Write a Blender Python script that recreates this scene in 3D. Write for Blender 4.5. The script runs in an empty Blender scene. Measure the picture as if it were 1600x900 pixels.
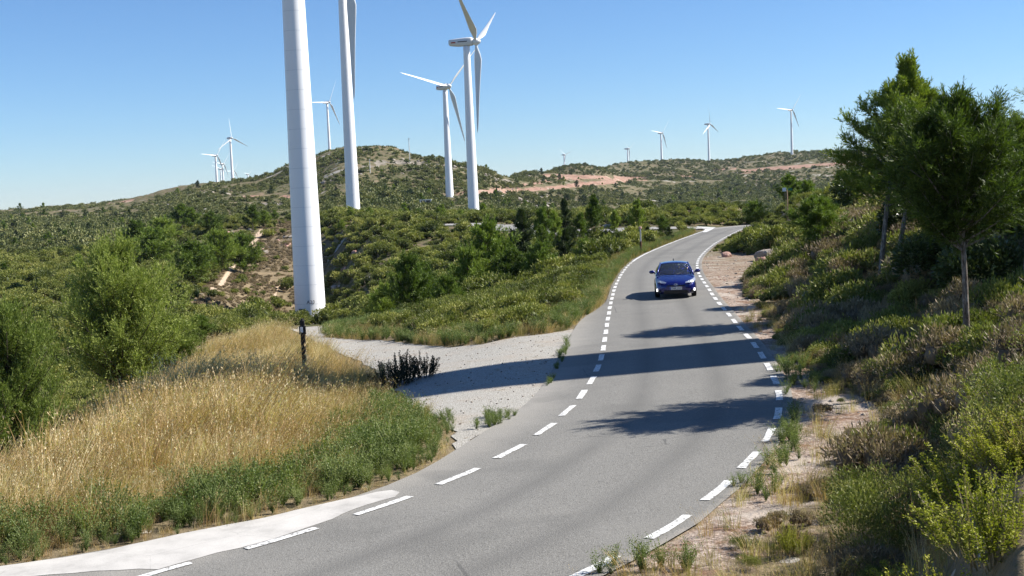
import bpy, bmesh, math, random
import numpy as np
from mathutils import Vector, Matrix
from mathutils.geometry import delaunay_2d_cdt
random.seed(7); rng = np.random.default_rng(11)
S = bpy.context.scene; COL = S.collection
R_ = math.radians
# ------------------------------------------------------------ camera
CAMZ = 4.8; F = 1900.0; PITCH = R_(4.45); ROLL = R_(2.4)
fwd = np.array([0, math.cos(PITCH), -math.sin(PITCH)])
r0 = np.array([1.0, 0, 0]); u0 = np.array([0, math.sin(PITCH), math.cos(PITCH)])
rgt = math.cos(ROLL)*r0 - math.sin(ROLL)*u0
upv = math.sin(ROLL)*r0 + math.cos(ROLL)*u0
cam = bpy.data.cameras.new('camera'); co = bpy.data.objects.new('camera', cam); COL.objects.link(co)
cam.lens = 36*F/1600; cam.sensor_width = 36; cam.clip_start = 0.1; cam.clip_end = 20000
M = Matrix.Identity(4)
for i in range(3):
    M[i][0] = rgt[i]; M[i][1] = upv[i]; M[i][2] = -fwd[i]
M[2][3] = CAMZ
co.matrix_world = M; S.camera = co
# ------------------------------------------------------------ world, sun, exposure
SUN_AZ, SUN_EL = 82.0, 42.5        # azimuth clockwise from the view direction
w = bpy.data.worlds.new('World'); S.world = w; w.use_nodes = True
nt = w.node_tree; sky = nt.nodes.new('ShaderNodeTexSky'); sky.sky_type = 'NISHITA'; sky.sun_disc = False
sky.sun_elevation = R_(SUN_EL); sky.sun_rotation = R_(SUN_AZ)
sky.air_density = 0.95; sky.dust_density = 0.0; sky.ozone_density = 10.0; sky.altitude = 300
nt.links.new(sky.outputs[0], nt.nodes['Background'].inputs[0]); nt.nodes['Background'].inputs[1].default_value = 0.077
sl = bpy.data.lights.new('sun', 'SUN'); sl.energy = 5.0; sl.angle = R_(0.5); sl.color = (1, 0.95, 0.87)
so = bpy.data.objects.new('sun', sl); COL.objects.link(so)
sd = Vector((math.sin(R_(SUN_AZ))*math.cos(R_(SUN_EL)), math.cos(R_(SUN_AZ))*math.cos(R_(SUN_EL)), math.sin(R_(SUN_EL))))
so.rotation_euler = sd.to_track_quat('Z', 'Y').to_euler(); so.location = (20, 0, 60)
S.view_settings.view_transform = 'Standard'; S.view_settings.look = 'None'
S.view_settings.exposure = 0.9; S.view_settings.gamma = 1
S.cycles.max_bounces = 6; S.cycles.diffuse_bounces = 2; S.cycles.transparent_max_bounces = 8
# ------------------------------------------------------------ projection helpers (used once, to turn measured directions into places)
def ray(px, py):
    d = fwd*F + rgt*(px-800) + upv*(450-py); return d
def on_plane(px, py, z=0.0):
    d = ray(px, py); t = (z-CAMZ)/d[2]; return d[0]*t, d[1]*t
def at_depth(px, py, D):
    d = ray(px, py); t = D/d[1]; return np.array([d[0]*t, D, CAMZ+d[2]*t])
def project(P):
    P = np.asarray(P, float); q = P - np.array([0, 0, CAMZ])
    dep = q@fwd; dep = np.where(dep < .01, .01, dep)
    return 800+F*(q@rgt)/dep, 450-F*(q@upv)/dep, dep
def yh(x): return 302-.042*(x-800)
# ------------------------------------------------------------ terrain columns: (distance, image row >50 or height in metres)
FAR = {}
COLS = {
 -900: [(2,3),(6,1.2),(12,0),(25,-1),(60,-6),(200,-10),(600,-8),(1300,5),(3000,0)],
 -150: [(2,3),(6,1),(10,0),(16,-.1),(22,-.5),(30,-2.5),(45,-5),(90,-8),(150,-7),(250,-8),(400,-7),(900,0),(1300,8),(1800,0)],
 0: [(2,3),(6,1),(10,0),(16,-.1),(22,-.4),(30,-2.5),(45,-5),(90,-8),(150,480),(250,432),(370,402),(600,370),(900,346),(1300,330),(1800,350)],
 190: [(2,3),(6,1),(10,0),(18,-.1),(25,-.4),(32,-1.0),(42,-2.2),(70,-6),(115,-8.5),(160,472),(250,425),(400,392),(600,360),(900,334),(1250,315),(1800,330)],
 320: [(2,3),(6,1),(10,0),(18,-.1),(25,-.3),(34,-.7),(40,-1),(55,-1.6),(75,-2.8),(110,-8),(150,-9.5),(200,450),(260,415),(320,372),(370,352),(500,345),(650,322),(900,300),(1150,289),(1600,305)],
 400: [(2,3),(6,1),(10,0),(20,-.2),(30,-.55),(40,-.85),(55,-1.3),(75,-2.6),(100,-5.8),(140,-10),(177,-12.5),(210,471),(260,425),(310,380),(350,347),(450,350),(600,325),(800,300),(1050,278),(1500,300)],
 485: [(2,3),(6,1),(10,0),(20,-.2),(30,-.5),(40,-.85),(50,540),(60,524),(100,515),(140,510),(177,505),(192,499),(215,480),(250,440),(290,390),(320,350),(370,340),(450,345),(600,325),(750,290),(900,255),(1000,248),(1300,290)],
 545: [(2,3),(6,1),(10,0),(20,-.2),(30,-.5),(40,-.8),(50,538),(62,512),(90,508),(120,506),(150,492),(190,440),(230,390),(270,358),(320,342),(371,336),(450,342),(560,326),(700,290),(850,240),(930,231),(1050,250),(1500,300)],
 600: [(2,3),(6,1),(10,0),(25,-.3),(33,-.5),(46,-.9),(60,-1.2),(75,-3),(100,-6.2),(140,472),(170,430),(200,390),(225,359),(232,353),(240,349),(280,350),(371,342),(450,345),(550,330),(700,295),(800,260),(900,228),(1000,245),(1500,300)],
 680: [(2,3),(6,1),(10,0),(25,-.25),(33,-.4),(44,-.7),(55,-.9),(70,-2),(100,-5),(140,450),(170,415),(195,376),(212,355),(222,350),(270,350),(371,345),(500,338),(600,320),(740,280),(850,244),(950,262),(1500,300)],
 750: [(2,3),(6,1),(10,0),(25,-.15),(33,-.35),(42,-.5),(50,-.55),(60,-.8),(80,-2.5),(110,-4.2),(140,-4.6),(170,400),(190,372),(205,353),(215,347),(260,349),(450,340),(600,320),(750,290),(880,262),(960,266),(1200,300),(1800,300)],
 820: [(2,3),(6,1),(10,0),(30,-.1),(42,-.3),(50,-.4),(60,-.6),(80,-1.8),(110,-3.4),(140,-3.2),(170,376),(182,360),(190,354),(198,349),(240,348),(420,345),(700,325),(900,300),(1100,275),(1250,270),(1500,290),(2200,300)],
 900: [(2,3),(6,1),(10,0),(30,0),(40,-.2),(48,-.3),(60,-.4),(75,-.9),(95,-1.8),(120,-2.2),(150,379),(168,361.5),(178,355),(186,350),(205,344),(240,348),(400,352),(600,342),(800,322),(1100,295),(1300,272),(1420,256),(1600,262),(2600,290)],
 1000: [(2,3),(6,1),(10,0),(100,0),(112,-.1),(130,-.4),(142,361),(150,356),(165,347),(185,336),(215,342),(400,350),(700,335),(1000,318),(1300,300),(1600,275),(1900,252),(2600,275)],
 1060: [(2,3),(6,1),(10,0),(110,0),(132,-.1),(150,353),(163,343),(178,328),(205,326),(240,340),(500,350),(800,335),(1100,315),(1400,295),(1650,272),(1950,248),(2600,272)],
 1110: [(2,3),(6,1),(10,0),(145,0),(160,341),(172,326),(196,322),(240,345),(600,345),(900,330),(1200,310),(1500,288),(1750,268),(2000,250),(2600,270)],
 1165: [(2,3),(6,1),(10,0),(145,0),(158,.3),(172,330),(196,326),(260,345),(600,345),(900,325),(1200,305),(1500,280),(1800,260),(2000,246),(2600,260)],
 1230: [(2,3),(6,1.6),(10,.5),(14,.2),(20,.1),(70,.15),(80,.5),(90,1.3),(105,2.3),(116,2.7),(140,1.5),(200,-4),(600,340),(900,322),(1200,302),(1500,278),(1800,255),(2000,237),(2600,255)],
 1320: [(2,3),(6,1.6),(9,.8),(12,.4),(14,.25),(20,.15),(28,.2),(36,.4),(45,.95),(60,1.8),(75,2.8),(90,3.6),(105,3.7),(140,2.5),(250,-4),(700,330),(1000,312),(1300,290),(1600,265),(1900,235),(2600,250)],
 1450: [(2,3),(5,1.9),(9,1.2),(12,1.0),(16,.8),(20,.65),(25,.6),(30,.8),(36,1.3),(45,2.25),(55,3.0),(70,3.8),(100,4.1),(160,3),(300,0),(1000,-5),(1900,236),(2600,250)],
 1600: [(2,3),(5,2.3),(8,2.35),(10,2.4),(13,2.4),(16,2.2),(20,1.75),(24,1.45),(28,1.45),(35,1.8),(45,2.7),(60,3.7),(90,4.3),(160,4),(300,0),(1000,-5),(1900,236),(2600,250)],
 2300: [(2,3),(5,2.6),(10,2.8),(20,3.5),(40,4.6),(100,5),(300,3),(1000,-5),(1900,20),(2600,20)],
}
LR0, LR1, NLR = math.log(1.5), math.log(9000), 900
lr = np.linspace(LR0, LR1, NLR)
def build_table():
    xs = sorted(COLS); az = []; Z = []
    for x in xs:
        d = ray(x, yh(x)); a = math.atan2(d[0], d[1]); az.append(a)
        L = []; H = []
        for D, v in COLS[x]:
            R = D/math.cos(a) if D > 12 else D
            if v > 50:
                dd = ray(x+.042*(v-yh(x)), v); sl_ = dd[2]/math.hypot(dd[0], dd[1]); z = CAMZ+sl_*R
            else: z = v
            L.append(math.log(R)); H.append(z)
        L.append(math.log(4000)); H.append(-60 if x > -500 else -30); L.append(math.log(9000)); H.append(-200)
        # interpolate the view slope, so straight stretches stay straight in distance
        Rr = np.exp(lr); z = np.interp(Rr, np.exp(L), H)
        k = np.exp(-.5*(np.arange(-9, 10)/3.2)**2); k /= k.sum()
        zp = np.pad(z, 9, mode='edge'); Z.append(np.convolve(zp, k, 'valid'))
    A = np.linspace(-math.pi, math.pi, 1801)
    Z = np.array(Z); az = np.array(az)
    out = np.empty((len(A), NLR))
    # piecewise cubic (Catmull-Rom with limited tangents) across azimuth
    Ac = np.clip(A, az[0], az[-1]); i = np.clip(np.searchsorted(az, Ac)-1, 0, len(az)-2)
    h = az[i+1]-az[i]; t = (Ac-az[i])/h; t = t[:, None]
    m = np.zeros_like(Z); dl = (Z[1:]-Z[:-1])/(az[1:]-az[:-1])[:, None]
    m[1:-1] = np.where(dl[1:]*dl[:-1] > 0, 2*dl[1:]*dl[:-1]/(dl[1:]+dl[:-1]+1e-12), 0)
    p0, p1, m0, m1 = Z[i], Z[i+1], m[i]*h[:, None], m[i+1]*h[:, None]
    out = (2*t**3-3*t**2+1)*p0+(t**3-2*t**2+t)*m0+(-2*t**3+3*t**2)*p1+(t**3-t**2)*m1
    # behind the camera the ground runs on gently
    back = np.clip((np.abs(A)-1.4)/.8, 0, 1)[:, None]
    base = np.interp(np.exp(lr), [1.5, 10, 60, 400, 4000, 9000], [3, 3.2, 4, 2, -60, -200])[None]
    return A, out*(1-back)+base*back
TA, TZ = build_table()
def z_cols(X, Y):
    a = np.arctan2(X, Y); l = np.log(np.maximum(np.hypot(X, Y), 1.5))
    fa = (a+math.pi)/(2*math.pi)*(len(TA)-1); fl = (l-LR0)/(LR1-LR0)*(NLR-1)
    fa = np.clip(fa, 0, len(TA)-1.001); fl = np.clip(fl, 0, NLR-1.001)
    i = fa.astype(int); j = fl.astype(int); u = fa-i; v = fl-j
    return TZ[i, j]*(1-u)*(1-v)+TZ[i+1, j]*u*(1-v)+TZ[i, j+1]*(1-u)*v+TZ[i+1, j+1]*u*v
# ------------------------------------------------------------ curves of the road
def smooth_poly(P, step=.5, it=3):
    P = np.array(P, float)
    for _ in range(it):
        Q = [P[0]]
        for a, b in zip(P[:-1], P[1:]): Q += [a*.75+b*.25, a*.25+b*.75]
        Q.append(P[-1]); P = np.array(Q)
    s = np.r_[0, np.cumsum(np.hypot(*np.diff(P, axis=0).T))]
    n = int(s[-1]/step)+1; t = np.linspace(0, s[-1], n)
    return np.c_[np.interp(t, s, P[:, 0]), np.interp(t, s, P[:, 1])]
def dist_poly(X, Y, P, signed=False):
    """distance to an open polyline; signed: + on its left side"""
    X = np.ravel(X); Y = np.ravel(Y); best = np.full(len(X), 1e9); sg = np.ones(len(X))
    for a, b in zip(P[:-1], P[1:]):
        d = b-a; L2 = d@d+1e-12; t = np.clip(((X-a[0])*d[0]+(Y-a[1])*d[1])/L2, 0, 1)
        dx = X-a[0]-t*d[0]; dy = Y-a[1]-t*d[1]; q = dx*dx+dy*dy; mk = q < best
        best = np.where(mk, q, best)
        if signed: sg = np.where(mk, np.sign(d[0]*dy-d[1]*dx), sg)
    best = np.sqrt(best); return best*sg if signed else best
def inside(X, Y, P):
    X = np.ravel(X); Y = np.ravel(Y); c = np.zeros(len(X), bool)
    Q = np.roll(P, -1, axis=0)
    for (x1, y1), (x2, y2) in zip(P, Q):
        cr = ((y1 > Y) != (y2 > Y)) & (X < (x2-x1)*(Y-y1)/(y2-y1+1e-12)+x1); c ^= cr
    return c
def sdf(X, Y, P):
    d = dist_poly(X, Y, np.vstack([P, P[:1]])); return np.where(inside(X, Y, P), -d, d)
RPX = [(930,893),(1005,852),(1072,815),(1096,790),(1140,757),(1165,727),(1188,706),(1203,680),(1213,662),(1218,640),(1219,622),(1213,600),(1203,580),(1192,560),(1180,542),(1166,525),(1152,510),(1137,491),(1125,477),(1115,465),(1107,452),(1099,441),(1092,430),(1089,418),(1090,408),(1097,398),(1108,388),(1120,379),(1140,368),(1152,362)]
LPX = [(250,893),(400,857),(500,826),(563,805),(648,777),(690,757),(746,737),(778,717),(821,697),(838,682),(868,664),(880,649),(901,632),(913,613),(926,595),(935,575),(940,560),(944,540),(947,520),(950,500),(953,482),(956,468),(960,452),(966,438),(974,425),(985,412),(1003,400),(1030,388),(1060,376),(1085,367),(1102,361)]
Rl = [on_plane(x, y, 0.0) for x, y in RPX]; Ll = [on_plane(x, y, -.13) for x, y in LPX]
Rl = [(-4.5,6.0),(-2.6,10.4),(-.6,13.2)]+Rl[0:]; Ll = [(-13,7.2),(-9.5,11.4),(-6.6,14.2)]+Ll[0:]
e = np.array(Rl[-1]); Rl += [tuple(e+[3, 10]), tuple(e+[10, 17]), tuple(e+[24, 22]), tuple(e+[45, 25])]
e = np.array(Ll[-1]); Ll += [tuple(e+[2, 8]), tuple(e+[4.5, 14]), tuple(e+[13, 21]), tuple(e+[32, 27]), tuple(e+[50, 30])]
RLINE = smooth_poly(Rl); LLINE = smooth_poly(Ll)
def offs(P, d):
    t = np.gradient(P, axis=0); n = np.c_[-t[:, 1], t[:, 0]]/np.hypot(*t.T)[:, None]; return P+n*d
REDGE = offs(RLINE, -.28)
# paved left edge with the wide shoulder beside the pull-out
PEPX = [(250,845),(320,830),(400,816),(483,796),(560,780),(622,757),(667,735),(711,704),(761,672),(817,639),(844,611),(861,583),(872,561),(878,539),(892,525),(902,505),(920,491),(944,482)]
PE = [on_plane(x, y, -.15) for x, y in PEPX]
i0 = int(np.argmin(np.hypot(*(LLINE-np.array(PE[-1])).T)))
LEDGE = np.vstack([smooth_poly([(-19,12.0),(-15,13.6)]+PE[0:]), offs(LLINE, .22)[i0+4:]])
LEDGE = smooth_poly(LEDGE[::4], .5, 2)
PAVED = np.vstack([REDGE[::2], LEDGE[::-2]])
def zroad(X, Y):
    d = dist_poly(X, Y, RLINE, True); return -.03*np.clip(d, -.6, 9)
sh = None
def z_ground(X, Y):
    X = np.asarray(X, float); Y = np.asarray(Y, float); shp = X.shape; x = X.ravel(); y = Y.ravel()
    z = z_cols(x, y); near = (np.hypot(x, y) < 230) & (y > -25) & (np.abs(x) < 110)
    if near.any():
        xn, yn = x[near], y[near]; s = sdf(xn, yn, PAVED)
        t = np.clip((s-.3)/5.0, 0, 1); t = t*t*(3-2*t); z[near] = zroad(xn, yn)*(1-t)+z[near]*t
    return z.reshape(shp)
# ------------------------------------------------------------ mesh helpers
def tag(o, label=None, cat=None, group=None, kind=None):
    if label: o['label'] = label
    if cat: o['category'] = cat
    if group: o['group'] = group
    if kind: o['kind'] = kind
    return o
def link(name, me, parent=None, mats=None):
    o = bpy.data.objects.new(name, me); COL.objects.link(o)
    if parent is not None: o.parent = parent
    if mats:
        for m in (mats if isinstance(mats, (list, tuple)) else [mats]): me.materials.append(m)
    return o
def empty(name, loc=(0,0,0), rz=0, **k):
    o = bpy.data.objects.new(name, None); COL.objects.link(o); o.location = loc; o.rotation_euler = (0,0,rz); o.empty_display_size = .3
    return tag(o, **k)
def np_mesh(name, V, Fc, smooth=False):
    me = bpy.data.meshes.new(name); V = np.asarray(V, np.float32); Fc = np.asarray(Fc, np.int32)
    n, k = Fc.shape
    me.vertices.add(len(V)); me.vertices.foreach_set('co', V.ravel())
    me.loops.add(n*k); me.loops.foreach_set('vertex_index', Fc.ravel())
    me.polygons.add(n); me.polygons.foreach_set('loop_start', np.arange(0, n*k, k, dtype=np.int32))
    me.polygons.foreach_set('loop_total', np.full(n, k, np.int32))
    if smooth: me.polygons.foreach_set('use_smooth', np.ones(n, bool))
    me.update(calc_edges=True); return me
def vattr(me, name, arr):
    a = me.attributes.new(name, 'FLOAT', 'POINT'); a.data.foreach_set('value', np.asarray(arr, np.float32))
class MB:
    def __init__(s): s.v = []; s.f = []
    def add(s, V, Fc):
        n = len(s.v); s.v += [tuple(map(float, p)) for p in V]; s.f += [tuple(i+n for i in f) for f in Fc]; return s
    def box(s, c, d, rz=0):
        cx, cy, cz = c; hx, hy, hz = d[0]/2, d[1]/2, d[2]/2; ca, sa = math.cos(rz), math.sin(rz)
        V = [(cx+x*ca-y*sa, cy+x*sa+y*ca, cz+z) for z in (-hz, hz) for x, y in ((-hx,-hy),(hx,-hy),(hx,hy),(-hx,hy))]
        return s.add(V, [(3,2,1,0),(4,5,6,7),(0,1,5,4),(1,2,6,5),(2,3,7,6),(3,0,4,7)])
    def tube(s, P, rad, n=8, cap=True):
        P = [Vector(p) for p in P]; rad = rad if isinstance(rad, (list, tuple, np.ndarray)) else [rad]*len(P)
        V = []; prev = None
        for i, p in enumerate(P):
            t = (P[min(i+1, len(P)-1)]-P[max(i-1, 0)]).normalized()
            if prev is None: a = t.orthogonal().normalized()
            else: a = (prev-t*prev.dot(t)).normalized()
            prev = a; b = t.cross(a)
            V += [p+(a*math.cos(q)+b*math.sin(q))*rad[i] for q in (2*math.pi*k/n for k in range(n))]
        Fc = [(i*n+k, i*n+(k+1) % n, (i+1)*n+(k+1) % n, (i+1)*n+k) for i in range(len(P)-1) for k in range(n)]
        if cap: Fc += [tuple(range(n-1, -1, -1)), tuple((len(P)-1)*n+k for k in range(n))]
        return s.add(V, Fc)
    def mesh(s, name, smooth=False):
        me = bpy.data.meshes.new(name); me.from_pydata(s.v, [], s.f); me.update()
        if smooth: me.polygons.foreach_set('use_smooth', [True]*len(me.polygons))
        return me
    def obj(s, name, mat, parent=None, smooth=False): return link(name, s.mesh(name, smooth), parent, mat)
# ------------------------------------------------------------ materials
def mat(name, rough=.6, spec=.3, metal=0, coat=0):
    m = bpy.data.materials.new(name); m.use_nodes = True; b = m.node_tree.nodes['Principled BSDF']
    b.inputs['Roughness'].default_value = rough; b.inputs['Specular IOR Level'].default_value = spec
    b.inputs['Metallic'].default_value = metal; b.inputs['Coat Weight'].default_value = coat
    return m, m.node_tree, b
class N:
    """small node-graph writer"""
    def __init__(s, nt): s.t = nt
    def node(s, k, **a):
        n = s.t.nodes.new(k)
        for x, v in a.items(): setattr(n, x, v)
        return n
    def l(s, a, b): s.t.links.new(a, b)
    def pos(s): return s.node('ShaderNodeNewGeometry').outputs['Position']
    def noise(s, scale, det=4, rough=.55, vec=None, dim='3D'):
        n = s.node('ShaderNodeTexNoise'); n.inputs['Scale'].default_value = scale; n.inputs['Detail'].default_value = det; n.inputs['Roughness'].default_value = rough
        s.l(vec if vec is not None else s.pos(), n.inputs['Vector']); return n.outputs['Fac']
    def vor(s, scale, vec=None, out='Distance', feat='F1'):
        n = s.node('ShaderNodeTexVoronoi', feature=feat); n.inputs['Scale'].default_value = scale
        s.l(vec if vec is not None else s.pos(), n.inputs['Vector']); return n.outputs[out]
    def attr(s, name, inst=False):
        n = s.node('ShaderNodeAttribute', attribute_name=name); n.attribute_type = 'INSTANCER' if inst else 'GEOMETRY'; return n.outputs['Fac']
    def m(s, op, a, b=None, c=None, clamp=False):
        n = s.node('ShaderNodeMath', operation=op); n.use_clamp = clamp
        for i, v in enumerate((a, b, c)):
            if v is None: continue
            if isinstance(v, (int, float)): n.inputs[i].default_value = v
            else: s.l(v, n.inputs[i])
        return n.outputs[0]
    def ramp(s, f, stops, inter='LINEAR'):
        n = s.node('ShaderNodeValToRGB'); cr = n.color_ramp; cr.interpolation = inter
        while len(cr.elements) < len(stops): cr.elements.new(.5)
        for e_, (p, c) in zip(cr.elements, stops): e_.position = p; e_.color = (*c, 1) if len(c) == 3 else c
        s.l(f, n.inputs[0]); return n.outputs[0]
    def step(s, f, a, b):
        n = s.node('ShaderNodeMapRange', interpolation_type='SMOOTHSTEP'); n.inputs[1].default_value = a; n.inputs[2].default_value = b
        s.l(f, n.inputs[0]); return n.outputs[0]
    def mix(s, f, a, b, kind='MIX'):
        n = s.node('ShaderNodeMix', data_type='RGBA', blend_type=kind)
        for sock, v in ((n.inputs[0], f), (n.inputs[6], a), (n.inputs[7], b)):
            if isinstance(v, (int, float)): sock.default_value = v
            elif isinstance(v, tuple): sock.default_value = (*v, 1)
            else: s.l(v, sock)
        return n.outputs[2]
    def bump(s, h, b, strength=.5, dist=.02):
        n = s.node('ShaderNodeBump'); n.inputs['Strength'].default_value = strength; n.inputs['Distance'].default_value = dist
        s.l(h, n.inputs['Height']); s.l(n.outputs[0], b.inputs['Normal'])
def plain(name, col, rough=.6, spec=.3, metal=0, coat=0, var=.08, scale=3):
    m, nt, b = mat(name, rough, spec, metal, coat); g = N(nt)
    f = g.noise(scale, 3); c1 = tuple(x*(1-var) for x in col); c2 = tuple(min(1, x*(1+var)) for x in col)
    g.l(g.ramp(f, [(.3, c1), (.7, c2)]), b.inputs['Base Color']); return m
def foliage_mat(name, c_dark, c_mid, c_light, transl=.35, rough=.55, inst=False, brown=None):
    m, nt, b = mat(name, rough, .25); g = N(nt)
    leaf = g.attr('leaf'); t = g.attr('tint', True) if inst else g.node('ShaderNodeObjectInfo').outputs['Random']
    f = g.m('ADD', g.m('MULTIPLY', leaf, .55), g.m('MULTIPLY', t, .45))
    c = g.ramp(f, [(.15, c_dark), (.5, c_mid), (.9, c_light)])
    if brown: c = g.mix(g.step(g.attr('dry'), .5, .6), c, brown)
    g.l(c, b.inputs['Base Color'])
    tr = g.node('ShaderNodeBsdfTranslucent'); c2 = g.mix(1.0, c, (1.0, 1.15, .45), 'MULTIPLY'); g.l(c2, tr.inputs[0])
    ms = g.node('ShaderNodeMixShader'); ms.inputs[0].default_value = transl
    g.l(b.outputs[0], ms.inputs[1]); g.l(tr.outputs[0], ms.inputs[2]); g.l(ms.outputs[0], nt.nodes['Material Output'].inputs['Surface'])
    return m
# ------------------------------------------------------------ where a measured direction meets the ground
def hit(pts, zf=z_ground):
    pts = np.array(pts, float); Rs = np.exp(np.linspace(math.log(6), math.log(3000), 700)); out = []
    D = np.array([ray(a, b) for a, b in pts]); hz = np.hypot(D[:, 0], D[:, 1]); D /= hz[:, None]
    X = D[:, 0:1]*Rs; Y = D[:, 1:2]*Rs; zr = CAMZ+D[:, 2:3]*Rs; zg = zf(X, Y); under = zr < zg
    for i in range(len(pts)):
        k = int(np.argmax(under[i])) if under[i].any() else len(Rs)-1; k = max(k, 1)
        a = zr[i, k-1]-zg[i, k-1]; b = zr[i, k]-zg[i, k]; t = a/(a-b+1e-9); t = min(max(t, 0), 1)
        out.append((X[i, k-1]*(1-t)+X[i, k]*t, Y[i, k-1]*(1-t)+Y[i, k]*t))
    return np.array(out)
GRAVPX = [(895,523),(884,539),(878,561),(866,583),(849,611),(822,639),(765,673),(716,705),(705,701),(708,680),(698,660),(644,646),(633,622),(612,600),(585,580),(565,566),(528,551),(494,535),(470,522),(456,515),(466,511),(500,509.5),(560,506),(612,503),(612,506),(560,511),(512,517),(505,528),(545,531),(583,532),(650,539),(711,545),(755,543),(811,531),(861,525),(893,519)]
GRAV = hit(GRAVPX, z_cols)
LAYPX = [(1093,410),(1096,402),(1104,396),(1124,393),(1150,397),(1185,401),(1230,402),(1238,410),(1210,418),(1185,424),(1165,432),(1158,445),(1165,462),(1190,490),(1215,520),(1240,560),(1290,596),(1335,615),(1400,640),(1380,670),(1330,700),(1290,740),(1230,790),(1190,850),(1130,895),(900,899),(1010,858),(1080,816),(1145,760),(1190,710),(1215,665),(1218,620),(1205,580),(1165,522),(1120,462),(1095,425)]
LAY = hit(LAYPX)
APRPX = [(250,893),(150,897),(60,905),(-30,915),(-30,897),(0,889),(100,876),(180,862),(250,845),(320,831),(400,816),(483,796),(544,783),(589,772),(606,769),(620,770),(628,774),(615,781),(560,797),(500,823),(400,854)]
APRON = hit(APRPX)
WHPX = [(1088,354.5),(1118,355.5),(1113,359),(1104,363.3),(1098,363.5),(1102,359)]
WHITE = hit(WHPX)
# second road beyond the trees
R2PX = [(1104,358),(1060,360),(1000,361),(930,360.5),(880,358.5),(820,354),(760,351),(690,352.5),(610,357)]
R2D = [140,143,147,158,172,188,208,222,232]
R2C = smooth_poly([at_depth(x, y, d)[:2] for (x, y), d in zip(R2PX, R2D)], 2.0)
def jit(P, a=.12, step=.5):
    Q = np.vstack([P, P[:1]]); s = np.r_[0, np.cumsum(np.hypot(*np.diff(Q, axis=0).T))]; n = max(8, int(s[-1]/step)); t = np.linspace(0, s[-1], n, endpoint=False)
    O = np.c_[np.interp(t, s, Q[:, 0]), np.interp(t, s, Q[:, 1])]; return O+rng.normal(0, a, O.shape)*.6
def sheet(name, P, off, m, grid=1.0, kind='structure', parent=None, label=None):
    P = np.asarray(P); bb0, bb1 = P.min(0), P.max(0)
    gx, gy = np.meshgrid(np.arange(bb0[0], bb1[0], grid), np.arange(bb0[1], bb1[1], grid)); gx, gy = gx.ravel(), gy.ravel()
    k = sdf(gx, gy, P) < -grid*.35; ip = np.c_[gx[k], gy[k]]
    pts = [Vector(p) for p in np.vstack([P, ip])]; n = len(P)
    v, e_, f, *_r = delaunay_2d_cdt(pts, [(i, (i+1) % n) for i in range(n)], [list(range(n))], 1, 1e-5)
    V = np.array([(p.x, p.y) for p in v]); Z = z_ground(V[:, 0], V[:, 1])+off
    me = bpy.data.meshes.new(name); me.from_pydata([(*p, z) for p, z in zip(V.tolist(), Z.tolist())], [], [tuple(q) for q in f])
    me.update()
    bm = bmesh.new(); bm.from_mesh(me)
    for q in bm.faces:
        q.normal_update()
        if q.normal.z < 0: q.normal_flip()
        q.smooth = True
    bm.to_mesh(me); bm.free()
    o = link(name, me, parent, m)
    if kind: o['kind'] = kind
    return o
# ------------------------------------------------------------ ground materials
def asphalt_mat():
    m, nt, b = mat('asphalt', .88, .25); g = N(nt)
    big = g.noise(.35, 5, .6); fine = g.noise(34, 4, .8); grit = g.vor(45)
    c = g.ramp(big, [(.3, (.142,.137,.123)), (.55, (.170,.164,.148)), (.75, (.196,.187,.166))])
    c = g.mix(g.step(fine, .42, .66), c, (.245,.238,.22)); c = g.mix(g.m('MULTIPLY', g.step(g.noise(20, 3), .56, .68), .55), c, (.09,.087,.08))
    lat = g.attr('lat')
    wt = g.m('ADD', g.m('SUBTRACT', 1, g.m('DIVIDE', g.m('ABSOLUTE', g.m('SUBTRACT', lat, 1.35)), .45), clamp=True), g.m('SUBTRACT', 1, g.m('DIVIDE', g.m('ABSOLUTE', g.m('SUBTRACT', lat, 3.15)), .45), clamp=True)); c = g.mix(g.m('MULTIPLY', wt, g.m('MULTIPLY', g.noise(.7, 4, .6), .85)), c, (.098,.096,.09))
    c = g.mix(g.m('MULTIPLY', g.step(g.m('ADD', lat, g.m('MULTIPLY', g.noise(1.5, 5, .7), .6)), .25, -.15), .8), c, (.36,.32,.27)); c = g.mix(g.m('MULTIPLY', g.step(g.m('ADD', lat, g.m('MULTIPLY', g.noise(1.5, 5, .7), .8)), 5.0, 6.2), .55), c, (.33,.31,.275)); c = g.mix(g.m('MULTIPLY', g.step(g.noise(.22, 4, .5), .54, .60), .28), c, (.11,.108,.10))
    tar = g.vor(.22, feat='DISTANCE_TO_EDGE'); tar = g.m('MULTIPLY', g.m('LESS_THAN', g.m('ADD', tar, g.m('MULTIPLY', g.noise(3, 4), .012)), .0085), g.step(g.noise(.12), .5, .6))
    c = g.mix(g.m('MULTIPLY', tar, .55), c, (.06,.06,.058))
    g.l(c, b.inputs['Base Color']); g.bump(g.m('ADD', fine, grit), b, .5, .012); return m
def gravel_mat():
    m, nt, b = mat('gravel', .95, .1); g = N(nt)
    big = g.noise(.5, 5, .6); st = g.vor(42, out='Color'); stc = g.node('ShaderNodeSeparateColor'); g.l(st, stc.inputs[0])
    c = g.ramp(stc.outputs[0], [(0, (.25,.235,.205)), (.5, (.345,.33,.295)), (1, (.46,.44,.40))])
    c = g.mix(g.m('MULTIPLY', g.step(big, .45, .7), .5), c, (.36,.30,.24)); c = g.mix(g.m('MULTIPLY', g.step(g.noise(2.5, 4), .62, .7), .6), c, (.20,.17,.11))
    g.l(c, b.inputs['Base Color']); g.bump(g.vor(42), b, .7, .02); return m
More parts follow.
